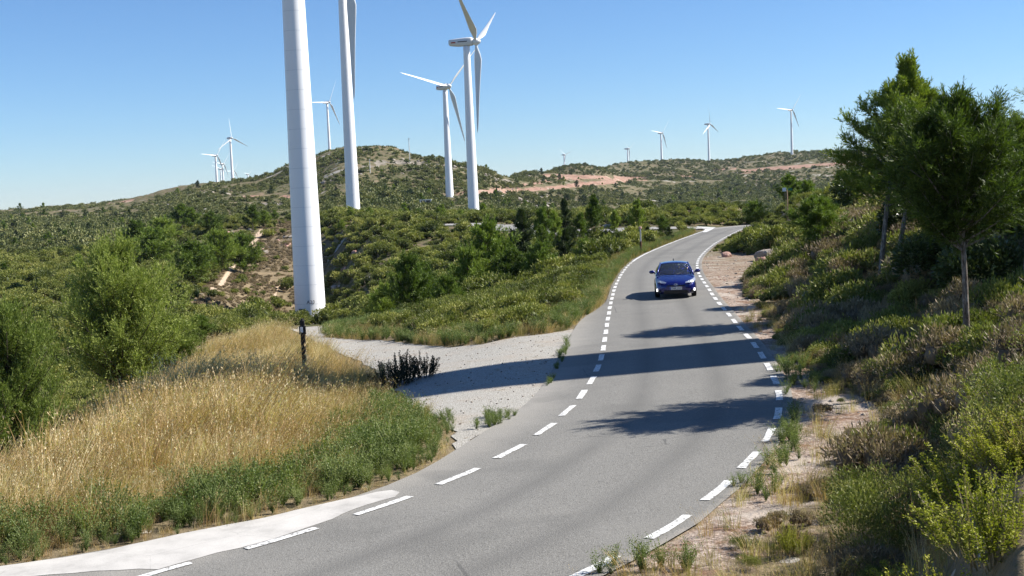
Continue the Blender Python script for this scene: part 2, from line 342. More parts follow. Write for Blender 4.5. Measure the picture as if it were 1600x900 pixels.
def concrete_mat(name, col):
    m, nt, b = mat(name, .85, .2); g = N(nt)
    f = g.noise(1.3, 6, .65); c = g.ramp(f, [(.3, tuple(x*.66 for x in col)), (.5, tuple(x*.9 for x in col)), (.66, col)])
    cr = g.vor(.5, feat='DISTANCE_TO_EDGE'); cr = g.m('LESS_THAN', g.m('ADD', cr, g.m('MULTIPLY', g.noise(4, 5), .01)), .0075)
    c = g.mix(g.m('MULTIPLY', cr, .4), c, tuple(x*.5 for x in col)); c = g.mix(g.m('MULTIPLY', g.step(g.noise(18, 3), .6, .72), .25), c, tuple(x*.6 for x in col))
    g.l(c, b.inputs['Base Color']); g.bump(g.noise(30, 4), b, .3, .01); return m
def paint_mat():
    m, nt, b = mat('road_paint', .7, .3); g = N(nt); f = g.noise(14, 5, .7)
    c = g.ramp(f, [(.40, (.20,.195,.18)), (.47, (.62,.615,.59)), (.6, (.72,.72,.70)), (.8, (.82,.82,.80))]); g.l(c, b.inputs['Base Color']); g.bump(g.noise(60), b, .3, .006); return m
def ground_mat():
    m, nt, b = mat('soil', .97, .05); g = N(nt)
    far = g.attr('far'); n1 = g.noise(.8, 6, .65); n2 = g.noise(9, 5, .7); n3 = g.noise(.05, 6, .6)
    soil = g.ramp(n1, [(.3, (.15,.115,.07)), (.5, (.22,.175,.11)), (.7, (.28,.22,.13))])
    soil = g.mix(g.step(n2, .52, .66), soil, (.13,.12,.055))
    st = g.vor(2.2, out='Color'); sc = g.node('ShaderNodeSeparateColor'); g.l(st, sc.inputs[0])
    soil = g.mix(g.m('MULTIPLY', g.m('GREATER_THAN', sc.outputs[1], .9), g.m('LESS_THAN', g.vor(2.2), .28)), soil, (.42,.39,.34))
    # verge dirt
    d = g.m('ADD', g.attr('dirt'), g.m('MULTIPLY', g.m('SUBTRACT', g.noise(1.2, 5, .65), .5), 1.6)); dm = g.step(d, .15, -.15)
    peb = g.vor(20, out='Color'); pc = g.node('ShaderNodeSeparateColor'); g.l(peb, pc.inputs[0])
    dirt = g.ramp(pc.outputs[0], [(0, (.21,.155,.12)), (.6, (.34,.265,.21)), (1, (.48,.40,.34))])
    dirt = g.mix(g.m('MULTIPLY', g.step(g.noise(1.1, 6, .7), .47, .62), .75), dirt, (.19,.105,.06))
    dirt = g.mix(g.m('MULTIPLY', g.step(g.noise(.5, 4, .6), .5, .62), .8), dirt, (.47,.41,.35))
    c = g.mix(dm, soil, dirt)
    # far maquis: soil between bushes
    farc = g.ramp(g.noise(.035, 8, .7), [(.3, (.10,.095,.05)), (.45, (.15,.125,.075)), (.6, (.20,.155,.10)), (.75, (.27,.20,.135))])
    farc = g.mix(g.step(g.noise(.25, 6, .7), .45, .6), farc, (.075,.085,.035))
    vv = g.vor(.16, out='Color'); vc = g.node('ShaderNodeSeparateColor'); g.l(vv, vc.inputs[0])
    rk = g.m('MULTIPLY', g.m('GREATER_THAN', vc.outputs[0], .93), g.step(g.noise(.02, 4), .45, .6))
    farc = g.mix(rk, farc, (.36,.34,.30))
    c = g.mix(far, c, farc)
    dry = g.attr('dry'); nd = g.ramp(g.noise(.3, 7, .7), [(.3, (.13,.105,.065)), (.5, (.205,.16,.10)), (.7, (.29,.22,.14))]); c = g.mix(g.step(g.m('ADD', dry, g.m('MULTIPLY', g.m('SUBTRACT', g.noise(.12, 5), .5), .8)), .35, .6), c, nd)
    def band(name, col, sc_, lo=.35):
        nonlocal c
        a = g.attr(name); k = g.step(g.m('ADD', a, g.m('MULTIPLY', g.m('SUBTRACT', g.noise(sc_, 6, .7), .5), 1.1)), .45, .6)
        c = g.mix(k, c, col)
    rc = g.ramp(g.noise(.09, 6, .7), [(.3, (.18,.11,.08)), (.5, (.31,.19,.14)), (.7, (.40,.31,.24))])
    band('red', rc, .05); rr = g.ramp(g.noise(.3, 6, .7), [(.35, (.11,.10,.08)), (.55, (.25,.22,.18)), (.72, (.40,.37,.32))]); band('rock', rr, .06)
    band('track', (.48,.37,.27), .3)
    g.l(c, b.inputs['Base Color'])
    g.bump(g.m('ADD', g.noise(7, 6, .7), g.m('MULTIPLY', g.noise(.7, 6, .7), 2.0)), b, .7, .12); return m
M_ASPH = asphalt_mat(); M_GRAV = gravel_mat(); M_CONC = concrete_mat('pale_concrete', (.52,.50,.465)); M_PAINT = paint_mat(); M_SOIL = ground_mat()
# ------------------------------------------------------------ ground sheet
def seg_px(px, py, pts, wid):
    """closeness (0..1) to a line measured in view directions"""
    d = dist_poly(px, py, np.array(pts, float)); return np.clip(1-d/wid, 0, 1)
def build_ground():
    inn = np.linspace(-R_(27), R_(27), 620); outn = np.linspace(R_(27), 2*math.pi-R_(27), 200)[1:-1]
    az = np.r_[inn, outn]; nr = 430; rr = np.exp(np.linspace(math.log(1.6), math.log(8500), nr))
    A, Rr = np.meshgrid(az, rr); X = Rr*np.sin(A); Y = Rr*np.cos(A); Z = z_ground(X, Y)
    x, y, z = X.ravel(), Y.ravel(), Z.ravel(); R = Rr.ravel()
    # relief away from road and paths
    sp = np.full(len(x), 99.); sg = np.full(len(x), 99.); nearm = (R < 260) & (y > -5) & (np.abs(x) < 110)
    sp[nearm] = sdf(x[nearm], y[nearm], PAVED); sg[nearm] = sdf(x[nearm], y[nearm], GRAV)
    s2 = np.full(len(x), 99.); m2 = (R > 100) & (R < 260); s2[m2] = dist_poly(x[m2], y[m2], R2C)-3.0
    def fbm(x, y, w0, oct=5):
        o = np.zeros(len(x)); a = 1; r = np.random.default_rng(5)
        for k in range(oct):
            for _ in range(5):
                th = r.uniform(0, 6.28); ph = r.uniform(0, 6.28); o += a*np.sin((x*math.cos(th)+y*math.sin(th))*6.283/w0*r.uniform(.8, 1.3)+ph)*.35
            w0 /= 2.1; a *= .5
        return o
    am = np.clip((np.minimum(np.minimum(sp, sg), s2)-.4)/3, 0, 1)
    lay = np.full(len(x), 99.); lay[nearm] = sdf(x[nearm], y[nearm], LAY); am2 = am*np.clip((lay+1)/2, .15, 1)
    z = z+fbm(x, y, 6, 3)*.07*am2+fbm(x, y, 60, 4)*np.clip(R/900, 0, 1)*1.3*am*(R > 40)+np.clip((R-300)/900, 0, 1)*fbm(x, y, 220, 4)*2.2
    dd = np.minimum(np.minimum(sp, sg), s2); z = z-.06*np.clip((-.15-dd)/.5, 0, 1)
    ni, nj = len(rr), len(az); idx = np.arange(ni*nj).reshape(ni, nj)
    jn = np.r_[np.arange(1, nj), 0]
    Fc = np.stack([idx[:-1, :], idx[:-1][:, jn], idx[1:][:, jn], idx[1:, :]], -1).reshape(-1, 4)[:, ::-1]
    me = np_mesh('ground', np.c_[x, y, z], Fc[:, ::-1], True)
    px, py, dep = project(np.c_[x, y, z]); vis = dep > 5
    vattr(me, 'far', np.clip((R-55)/60, 0, 1)); vattr(me, 'dirt', np.clip(np.where(lay > 0, lay*.28, lay), -3, 3))
    dryP = np.array([(300,470),(330,440),(380,395),(415,352),(480,345),(512,400),(505,470),(495,498),(420,505),(330,500)], float)
    k = vis & (R > 60) & (R < 450); dr = np.zeros(len(x)); dr[k] = np.clip(.5-sdf(px[k], py[k], dryP)/25, 0, 1)
    dryB = np.array([(540,345),(600,355),(640,350),(610,370),(540,365)], float); dr[k] = np.maximum(dr[k], np.clip(.5-sdf(px[k], py[k], dryB)/10, 0, 1)); vattr(me, 'dry', dr)
    red = np.zeros(len(x)); k = vis & (R > 480)
    for pts, wd in (([(705,303),(790,299),(860,294),(920,287),(985,282)],6), ([(850,275),(900,276),(960,278),(1010,280)],6), ([(380,308),(440,306),(480,310)],5), ([(740,300),(800,291),(860,283),(905,278)],4), ([(1160,268),(1230,262),(1320,255)],6), ([(1060,276),(1085,275)],3), ([(1115,265),(1150,263)],3), ([(170,318),(215,312)],3), ([(600,292),(640,300),(700,303)],2.5)):
        red[k] = np.maximum(red[k], seg_px(px[k], py[k], pts, wd))
    vattr(me, 'red', red)
    rock = np.zeros(len(x))
    for pts, wd in (([(560,262),(600,252),(650,254),(700,262),(760,276),(800,285)],6), ([(500,285),(540,275),(590,262)],5), ([(500,300),(560,298)],4), ([(625,268),(680,268)],4), ([(0,342),(60,344)],3), ([(60,368),(150,350),(190,345)],4), ([(380,322),(440,318)],6), ([(1050,312),(1100,308),(1160,304)],3), ([(820,330),(860,322)],6), ([(1230,300),(1290,302)],4), ([(780,310),(830,314)],4), ([(1180,290),(1330,270)],3)):
        rock[k] = np.maximum(rock[k], seg_px(px[k], py[k], pts, wd))
    k3 = vis & (R > 110) & (R < 480)
    for pts, wd in (([(60,480),(120,470)],5), ([(250,440),(330,430),(355,395)],9), ([(270,470),(340,450)],7), ([(180,370),(240,365)],4), ([(560,440),(620,420)],5), ([(600,400),(680,380)],4)):
        rock[k3] = np.maximum(rock[k3], .8*seg_px(px[k3], py[k3], pts, wd))
    vattr(me, 'rock', rock)
    tr = np.zeros(len(x)); k3 = vis & (R > 100) & (R < 480)
    for pts, wd in (([(345,445),(365,415),(390,385),(408,362)],8), ([(290,452),(345,450)],4), ([(428,470),(432,450),(442,435)],4), ([(0,422),(70,424)],4), ([(600,345),(640,350),(700,351)],4)):
        tr[k3] = np.maximum(tr[k3], seg_px(px[k3], py[k3], pts, wd))
    k4 = vis & (R > 150) & (R < 300); tr[k4] = np.maximum(tr[k4], seg_px(px[k4], py[k4], [(1140,333),(1160,338)], 5))
    vattr(me, 'track', tr)
    o = link('ground', me, None, M_SOIL); o['kind'] = 'structure'
build_ground()
# ------------------------------------------------------------ road, pull-out, apron, markings
road = sheet('road', PAVED, .04, M_ASPH, .8); rv = np.array([v.co[:2] for v in road.data.vertices]); vattr(road.data, 'lat', dist_poly(rv[:, 0], rv[:, 1], RLINE, True))
sheet('gravel_pullout', jit(GRAV, .10, .45), .02, M_GRAV, .8)
sheet('concrete_apron', jit(APRON, .025, .3), .046, M_CONC, .6)
sheet('painted_junction_patch', jit(WHITE, .01, .5), .048, M_PAINT, .6)
def strip(name, C, wdt, off, m):
    a = offs(C, wdt/2); b = offs(C, -wdt/2); n = len(C); L = []
    for k in range(5): L.append(a*(1-k/4)+b*(k/4))
    V = np.vstack(L); Z = z_ground(V[:, 0], V[:, 1])+off
    Fc = [(r*n+i, r*n+i+1, (r+1)*n+i+1, (r+1)*n+i) for r in range(4) for i in range(n-1)]
    me = np_mesh(name, np.c_[V, Z], np.array(Fc)[:, ::-1], True); o = link(name, me, None, m); o['kind'] = 'structure'; return o
strip('side_road', R2C, 4.4, .06, concrete_mat('worn_side_road', (.33,.32,.295)))
def dashes(P, s0, per, ln, wd, smax, solid_from):
    s = np.r_[0, np.cumsum(np.hypot(*np.diff(P, axis=0).T))]; q = s0
    t = np.gradient(P, axis=0); t /= np.hypot(*t.T)[:, None]
    while q < smax:
        l2 = ln if q < solid_from else per+.02
        V = []
        for sgn in (-1, 1):
            for u in np.linspace(q, q+l2, 4):
                x, y = np.interp(u, s, P[:, 0]), np.interp(u, s, P[:, 1]); tx, ty = np.interp(u, s, t[:, 0]), np.interp(u, s, t[:, 1])
                V.append((x-ty*sgn*wd/2, y+tx*sgn*wd/2))
        V = np.array(V)+rng.normal(0, .006, (8, 2)); Z = z_ground(V[:, 0], V[:, 1])+.052
        me = np_mesh('road_marking', np.c_[V, Z], [(0, 1, 5, 4), (1, 2, 6, 5), (2, 3, 7, 6)]); me.flip_normals()
        link('edge_line_dash', me, road, M_PAINT); q += per
def arc_at(P, p):
    s = np.r_[0, np.cumsum(np.hypot(*np.diff(P, axis=0).T))]; return s[int(np.argmin(np.hypot(*(P-np.array(p)).T)))]
sR = arc_at(RLINE, on_plane(1005,852)); dashes(RLINE, sR-2.18*4, 2.18, 1.3, .15, sR+118, 1e9)
sL = arc_at(LLINE, on_plane(563,805,-.1)); sF = arc_at(LLINE, on_plane(985,412,-.1)); dashes(LLINE, sL-2.12*4, 2.12, 1.27, .15, arc_at(LLINE, on_plane(1098,362,-.1)), sF)
# ------------------------------------------------------------ foliage geometry
def unit(V): return V/(np.linalg.norm(V, axis=-1, keepdims=True)+1e-9)
def leaf_arrays(C, Dn, L, W, r, curve=0.0):
    """diamond leaves: base C, direction Dn, length L, width W"""
    n = len(C); Dn = unit(Dn); q = r.normal(size=(n, 3)); side = unit(np.cross(Dn, q)); L = np.broadcast_to(L, n)[:, None]; W = np.broadcast_to(W, n)[:, None]
    m = C+Dn*L*.45; V = np.stack([C, m+side*W*.5, C+Dn*L, m-side*W*.5], 1).reshape(-1, 3)
    Fc = (np.arange(n)[:, None]*4+np.arange(4)[None])
    return V, Fc
class Veg:
    def __init__(s, seed): s.r = np.random.default_rng(seed); s.V = []; s.F = []; s.A = []; s.B = []; s.n = 0
    def put(s, V, Fc, a, dry=0):
        s.V.append(V); s.F.append(Fc+s.n); s.n += len(V); s.A.append(np.broadcast_to(a, len(V)).astype(float)); s.B.append(np.broadcast_to(dry, len(V)).astype(float))
    def leaves(s, C, Dn, L, W, shade=None, dry=0):
        V, Fc = leaf_arrays(C, Dn, L, W, s.r); a = s.r.uniform(0, 1, len(C)) if shade is None else np.clip(shade+s.r.normal(0, .14, len(C)), 0, 1)
        s.put(V, Fc, np.repeat(a, 4), dry)
    def lump(s, c, rad, seg=6, rings=4, a=.05):
        th = np.linspace(0, 2*math.pi, seg, endpoint=False); V = []
        for i in range(rings+1):
            ph = math.pi*i/rings
            for t in th: V.append((math.sin(ph)*math.cos(t), math.sin(ph)*math.sin(t), math.cos(ph)))
        V = np.array(V)*(1+s.r.normal(0, .12, (len(V), 1)))*np.array(rad)+np.array(c)
        Fc = np.array([(i*seg+k, (i+1)*seg+k, (i+1)*seg+(k+1) % seg, i*seg+(k+1) % seg) for i in range(rings) for k in range(seg)]); s.put(V, Fc, a)
    def mesh(s, name, mats):
        me = np_mesh(name, np.vstack(s.V), np.vstack(s.F)); vattr(me, 'leaf', np.concatenate(s.A)); vattr(me, 'dry', np.concatenate(s.B))
        for m in (mats if isinstance(mats, list) else [mats]): me.materials.append(m)
        return me
def shrub(seed, n, L, W, wid=1.0, hgt=.8, lobes=7, up=.35, core=True, mat_=None, dry=.0, spiky=0):
    """a rounded bush, height 'hgt' and radius 'wid'/2, made of lobes set with small leaves"""
    v = Veg(seed); r = v.r; ls = []
    for k in range(lobes):
        a = 2*math.pi*k/lobes+r.uniform(-.5, .5); d = r.uniform(.12, .32)*wid if k else 0
        ls.append((np.array([d*math.cos(a), d*math.sin(a), r.uniform(.35, .62)*hgt]), np.array([wid*r.uniform(.17, .3)]*2+[hgt*r.uniform(.28, .42)]), r.uniform(.25, .75)))
    for c, rad, sh_ in ls:
        m = int(n/lobes); d = unit(r.normal(size=(m, 3))); d[:, 2] = np.abs(d[:, 2])*1.0-.35*r.uniform(0, 1, m); k = r.uniform(.72, 1.08, (m, 1))
        P = c+d*rad*k; P[:, 2] = np.maximum(P[:, 2], .02); dirn = unit(d*(1-up)+np.array([0, 0, up])+r.normal(0, .35+spiky*0, (m, 3)))
        v.leaves(P, dirn, L*r.uniform(.6, 1.3, m), W*r.uniform(.7, 1.2, m), shade=sh_)
        if core: v.lump(c*[1, 1, .85], rad*.58)
    if dry > 0:
        m = int(n*dry); P = r.normal(size=(m, 3))*[wid*.25, wid*.25, 0]+[0, 0, .1*hgt]; P[:, 2] += r.uniform(0, .6, m)*hgt
        v.leaves(P, unit(r.normal(size=(m, 3))*.5+[0, 0, 1]), L*2.2, W*.4, dry=1)
    return v.mesh('shrub_foliage', mat_)
def sprig_bush(seed, stems, hgt, wid, L, W, mat_, per=26, dense=1.0, lean=.3):
    """upright leafy sprigs rising from one foot (broom, boxwood, rosemary)"""
    v = Veg(seed); r = v.r
    for k in range(stems):
        a = r.uniform(0, 6.283); d = math.sqrt(r.uniform(0, 1))*wid*.5; base = np.array([d*.55*math.cos(a), d*.55*math.sin(a), 0])
        h = hgt*r.uniform(.55, 1.05)*(1-.35*(d/(wid*.5))**2); tip = np.array([d*math.cos(a)*(1+lean*.4), d*math.sin(a)*(1+lean*.4), h])+r.normal(0, .05*hgt, 3)*[1, 1, 0]
        m = int(per*dense); t = r.uniform(.18, 1.0, m)**.8; P = base+(tip-base)*t[:, None]+r.normal(0, .012*hgt, (m, 3))+np.array([0, 0, 1])*0
        ax = unit((tip-base)[None])[0]; dr = unit(r.normal(size=(m, 3))*.75+ax*1.1)
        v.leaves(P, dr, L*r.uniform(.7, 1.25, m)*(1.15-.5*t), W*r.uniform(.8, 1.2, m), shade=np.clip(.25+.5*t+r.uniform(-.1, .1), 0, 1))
        n1 = 5; q = np.linspace(0, .98, n1)[:, None]; Q = base+(tip-base)*q; s1 = unit(np.cross(ax, r.normal(size=3))[None])[0]*.006*max(1, hgt)
        V = np.vstack([Q-s1, Q+s1]); Fc = np.array([(i, i+1, n1+i+1, n1+i) for i in range(n1-1)]); v.put(V, Fc, .2, 1)
    return v.mesh('sprigs', mat_)
def grass_tuft(seed, n, hgt, spread, wid, mat_, head=.3, lean=(.25, 0), dryf=0.0):
    v = Veg(seed); r = v.r; b = np.c_[r.normal(0, spread, (n, 2)), np.zeros(n)]; h = hgt*r.uniform(.45, 1.1, n)
    out = unit(np.c_[b[:, :2]+r.normal(0, spread*.8, (n, 2)), np.zeros(n)]+1e-6)*r.uniform(.1, .45, (n, 1)); out[:, 0] += lean[0]; out[:, 1] += lean[1]
    side = unit(np.cross(out+[0, 0, .3], r.normal(size=(n, 3)))); segs = 4; P = []
    for k in range(segs+1):
        t = k/segs; c = b+out*h[:, None]*t**1.9+np.array([0, 0, 1])*(h*(t-.12*t*t))[:, None]; w = wid*(1-t*.85)
        P += [c-side*w*.5, c+side*w*.5]
    V = np.stack(P, 1).reshape(-1, 3); base = np.arange(n)[:, None]*(2*segs+2); Fc = np.concatenate([base+np.array([2*k, 2*k+1, 2*k+3, 2*k+2]) for k in range(segs)])
    a = np.repeat(r.uniform(0, 1, n), 2*segs+2); v.put(V, Fc, a, np.repeat((r.uniform(0, 1, n) < dryf)*1.0, 2*segs+2))
    k = r.uniform(0, 1, n) < head; tips = (b+out*h[:, None]+np.array([0, 0, 1])*(h*.88)[:, None])[k]
    if k.any():
        for q in range(3): v.leaves(tips-[0, 0, 1]*r.uniform(0, .12, (len(tips), 1))*hgt, out[k]+r.normal(0, .4, (len(tips), 3))+[0, 0, 1], .03*hgt+.010, .011, shade=.8)
    return v.mesh('grass_blades', mat_)
def weed(seed, n, hgt, wid, L, W, mat_):
    """bushy roadside weed: branching stems with many tiny leaves"""
    v = Veg(seed); r = v.r; st = 16
    for k in range(st):
        a = r.uniform(0, 6.283); d = r.uniform(.2, 1)*wid*.5; tip = np.array([d*math.cos(a), d*math.sin(a), hgt*r.uniform(.6, 1.05)]); m = n//st
        t = r.uniform(.1, 1, m); P = tip*np.c_[t**1.3, t**1.3, t]+r.normal(0, .055*wid+.01, (m, 3))*t[:, None]; P[:, 2] = np.maximum(P[:, 2], .01)
        v.leaves(P, unit(r.normal(size=(m, 3))+[0, 0, .6]), L*r.uniform(.6, 1.3, m), W, shade=.35+.4*t)
        n1 = 4; q = np.linspace(0, 1, n1)[:, None]; Q = tip*np.hstack([q**1.3, q**1.3, q]); s1 = np.array([.003, .003, 0]); v.put(np.vstack([Q-s1, Q+s1]), np.array([(i, i+1, n1+i+1, n1+i) for i in range(n1-1)]), .9, 0)
    return v.mesh('weed_foliage', mat_)
# pine: trunk, limbs and twigs carrying tufts of needles
def pine(seed, H, h0, rad, n_br, n_tw, needles, nl, nw, mat_c, mat_t, trunk_r=.09, lean=(0, 0), top_fork=1, bulge=.45, up=.35, limbs_vis=True, asym=(0, 0), trunks=1, spire=0.0, wob=.03):
    v = Veg(seed); r = v.r; tb = MB(); lb = MB()
    for tk in range(trunks):
        off = np.array([.55*tk, .2*tk, 0]); Ht = H*(1-.12*tk); pts = []
        for k in range(11):
            t = k/10; pts.append(off+np.array([lean[0]*t*Ht+math.sin(t*5+seed+tk*2)*wob*Ht*t*(1-t*.4), lean[1]*t*Ht+math.cos(t*4.1+seed)*wob*Ht*t, Ht*t]))
        pts = np.array(pts); tb.tube([p-(0 if i else np.array([0, 0, .4])) for i, p in enumerate(pts)], [trunk_r*(1-.82*(i/10)**1.1)*(1.25 if i == 0 else 1) for i in range(11)], 9)
        def tp(z): return np.array([np.interp(z, pts[:, 2], pts[:, i]) for i in range(3)])
        for b in range(n_br//trunks):
            u = r.uniform(0, 1)**.85; z = h0+(Ht-h0)*u*.97; a = b*2.4+r.uniform(-.4, .4)
            prof = (math.sin(math.pi*min(1, (u+.02)**bulge*.86+.10))**.8)*(1-spire*u)+.06; ln = rad*prof*r.uniform(.42, 1.22)
            ln *= 1+asym[0]*math.cos(a)+asym[1]*math.sin(a); p0 = tp(z); el = up*(.5+1.0*u)+r.uniform(-.12, .2)
            d = np.array([math.cos(a)*math.cos(el), math.sin(a)*math.cos(el), math.sin(el)]); q = np.linspace(0, 1, 5)[:, None]
            B = p0+d*ln*q+np.array([0, 0, 1])*(q**2)*ln*.22; lb.tube(B, list(np.linspace(trunk_r*.34, trunk_r*.06, 5)), 4, False)
            m = max(3, int(n_tw*ln/rad*1.2)); t = 1-r.uniform(0, .82, m)**1.25; P = np.array([np.interp(t, q[:, 0], B[:, i]) for i in range(3)]).T
            for q_ in range(4 if spire >= 0 else 0):
                w_ = r.uniform(.5, 1.0); sp0 = np.array([np.interp(w_, q[:, 0], B[:, i]) for i in range(3)]); sdn = unit((d*.3+np.array([0, 0, 1.0])+r.normal(0, .16, 3))[None])[0]; sln = rad*r.uniform(.14, .32)*(.5+.9*u*u); m2 = int(needles*2.2); s2 = r.uniform(0, 1, m2)[:, None]
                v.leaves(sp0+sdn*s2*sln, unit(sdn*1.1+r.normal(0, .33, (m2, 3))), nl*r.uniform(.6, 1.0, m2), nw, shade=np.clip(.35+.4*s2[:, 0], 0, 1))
            td = unit(d*.55+r.normal(0, .62, (m, 3))+np.array([0, 0, .5+.85*u])); tl = ln*.23*r.uniform(.5, 1.3, m)+.10+.16*u*r.uniform(0, 1, m)*rad/1.7
            for rep in range(needles):
                s_ = r.uniform(.25, 1.0, m); C = P+td*(tl*s_)[:, None]+r.normal(0, .02, (m, 3)); nd = unit(td*.9+r.normal(0, .42, (m, 3)))
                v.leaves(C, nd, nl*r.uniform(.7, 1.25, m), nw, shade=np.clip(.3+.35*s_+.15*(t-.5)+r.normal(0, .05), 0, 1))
    for k in range(int(len(pts)*2.2)):   # leader shoots
        p = pts[-1]+r.normal(0, rad*.08, 3)*[1, 1, 0]-[0, 0, r.uniform(0, H*.1)]; m = needles*2; s_ = r.uniform(0, 1, m)[:, None]; tdd = unit(np.array([r.normal(0, .18), r.normal(0, .18), 1.0])[None])[0]
        v.leaves(p+tdd*s_*H*.07, unit(tdd+r.normal(0, .45, (m, 3))), nl, nw, shade=.6)
    crown = v.mesh('crown', mat_c); tm = tb.mesh('trunk', True); tm.materials.append(mat_t); lm = lb.mesh('limbs'); lm.materials.append(mat_t)
    return crown, tm, lm
def bark_mat(name, c1, c2, c3):
    m, nt, b = mat(name, .9, .1); g = N(nt); tc = g.node('ShaderNodeTexCoord'); mp = g.node('ShaderNodeMapping'); mp.inputs['Scale'].default_value = (6, 6, 1.6); g.l(tc.outputs['Object'], mp.inputs[0])
    f = g.noise(3, 6, .7, mp.outputs[0]); c = g.ramp(f, [(.32, c1), (.5, c2), (.66, c3)]); g.l(c, b.inputs['Base Color']); g.bump(f, b, .8, .03); return m
M_BARK = bark_mat('pine_bark', (.05,.04,.03), (.17,.145,.12), (.34,.32,.29)); M_BARKD = bark_mat('dark_bark', (.035,.028,.02), (.09,.07,.055), (.17,.15,.13))
BR = (.17,.125,.08)
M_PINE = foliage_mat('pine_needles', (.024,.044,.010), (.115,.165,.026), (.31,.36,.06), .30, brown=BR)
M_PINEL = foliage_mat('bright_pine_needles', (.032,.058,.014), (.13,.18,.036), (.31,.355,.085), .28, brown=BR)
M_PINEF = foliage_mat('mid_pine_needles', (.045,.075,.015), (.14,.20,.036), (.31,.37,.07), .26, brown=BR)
M_DARKJ = foliage_mat('juniper_foliage', (.025,.04,.016), (.055,.08,.03), (.12,.14,.06), .2, brown=BR)
M_SHR = foliage_mat('maquis_foliage', (.05,.068,.02), (.18,.20,.048), (.38,.36,.11), .25, inst=True, brown=BR)
M_SHRF = foliage_mat('far_maquis_foliage', (.055,.072,.026), (.15,.165,.058), (.27,.255,.10), .15, inst=True, brown=BR)
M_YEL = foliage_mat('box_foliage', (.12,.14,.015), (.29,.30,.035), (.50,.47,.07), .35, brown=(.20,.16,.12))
M_HEATH = foliage_mat('heath_foliage', (.14,.105,.065), (.27,.205,.135), (.42,.33,.21), .2, inst=True, brown=BR)
M_EVER = foliage_mat('evergreen_oak_foliage', (.03,.042,.014), (.085,.11,.035), (.24,.26,.11), .15, rough=.32, brown=BR)
M_DRYG = foliage_mat('dry_grass_blades', (.36,.22,.10), (.58,.40,.20), (.77,.67,.45), .35, inst=True, brown=(.30,.17,.08))
M_PALEG = foliage_mat('pale_green_grass_blades', (.14,.135,.045), (.28,.245,.095), (.48,.41,.21), .35, inst=True, brown=(.40,.30,.15))
M_WEED = foliage_mat('weed_leaves', (.055,.085,.025), (.12,.165,.05), (.24,.27,.10), .35, inst=True, brown=(.30,.2,.1))
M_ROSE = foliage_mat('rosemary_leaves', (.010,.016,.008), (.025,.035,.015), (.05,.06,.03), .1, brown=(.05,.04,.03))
# ------------------------------------------------------------ scattered cover: points that carry one of several plants each
def scatter(name, P, rot, scl, pid, tint, protos, label=None):
    n = len(P); me = bpy.data.meshes.new(name); me.vertices.add(n); me.vertices.foreach_set('co', np.asarray(P, np.float32).ravel())
    vattr(me, 'tint', tint); vattr(me, 'rz', rot); vattr(me, 'scl', scl); a = me.attributes.new('pid', 'INT', 'POINT'); a.data.foreach_set('value', np.asarray(pid, np.int32))
    o = link(name, me); o['kind'] = 'stuff'
    if label: o['label'] = label
    ng = bpy.data.node_groups.new(name+'_cover', 'GeometryNodeTree'); ng.interface.new_socket('Geometry', in_out='INPUT', socket_type='NodeSocketGeometry'); ng.interface.new_socket('Geometry', in_out='OUTPUT', socket_type='NodeSocketGeometry')
    nn = ng.nodes; i_ = nn.new('NodeGroupInput'); o_ = nn.new('NodeGroupOutput'); mp = nn.new('GeometryNodeMeshToPoints'); ng.links.new(i_.outputs[0], mp.inputs[0])
    jn = nn.new('GeometryNodeJoinGeometry')
    for pm in reversed(protos):
        po = bpy.data.objects.new('plant_shape', pm); inf = nn.new('GeometryNodeObjectInfo'); inf.inputs['Object'].default_value = po
        gi = nn.new('GeometryNodeGeometryToInstance'); ng.links.new(inf.outputs['Geometry'], gi.inputs[0]); ng.links.new(gi.outputs[0], jn.inputs[0])
    ip = nn.new('GeometryNodeInstanceOnPoints'); ng.links.new(mp.outputs[0], ip.inputs['Points']); ng.links.new(jn.outputs[0], ip.inputs['Instance']); ip.inputs['Pick Instance'].default_value = True
    def na(nm, ty):
        q = nn.new('GeometryNodeInputNamedAttribute'); q.data_type = ty; q.inputs['Name'].default_value = nm; return q.outputs['Attribute']
    ng.links.new(na('pid', 'INT'), ip.inputs['Instance Index'])
    cx = nn.new('ShaderNodeCombineXYZ'); ng.links.new(na('rz', 'FLOAT'), cx.inputs[2]); ng.links.new(cx.outputs[0], ip.inputs['Rotation'])
    c2 = nn.new('ShaderNodeCombineXYZ'); s_ = na('scl', 'FLOAT')
    for k in range(3): ng.links.new(s_, c2.inputs[k])
    ng.links.new(c2.outputs[0], ip.inputs['Scale']); ng.links.new(ip.outputs[0], o_.inputs[0])
    md = o.modifiers.new('cover', 'NODES'); md.node_group = ng; return o
GRW = np.array(GRAV)
def near_d(x, y):
    """distance to paving, pull-out, apron"""
    k = (np.hypot(x, y) < 260) & (np.abs(x) < 110); s = np.full(len(x), 99.); 
    if k.any(): s[k] = np.minimum(np.minimum(sdf(x[k], y[k], PAVED), sdf(x[k], y[k], GRAV)), np.minimum(sdf(x[k], y[k], APRON), dist_poly(x[k], y[k], R2C)-3.2))
    return s
HOR = None
def visible(x, y, z, h):
    """keep what the ridge lines in front do not hide"""
    global HOR
    if HOR is None: HOR = np.maximum.accumulate((TZ-CAMZ)/np.exp(lr)[None], axis=1)
    a = np.arctan2(x, y); R = np.hypot(x, y); i = np.clip(((a+math.pi)/(2*math.pi)*(len(TA)-1)).round().astype(int), 0, len(TA)-1)
    j = np.clip(((np.log(R*.985)-LR0)/(LR1-LR0)*(NLR-1)).astype(int), 0, NLR-1)
    return (z+h-CAMZ)/R > HOR[i, j]-.002
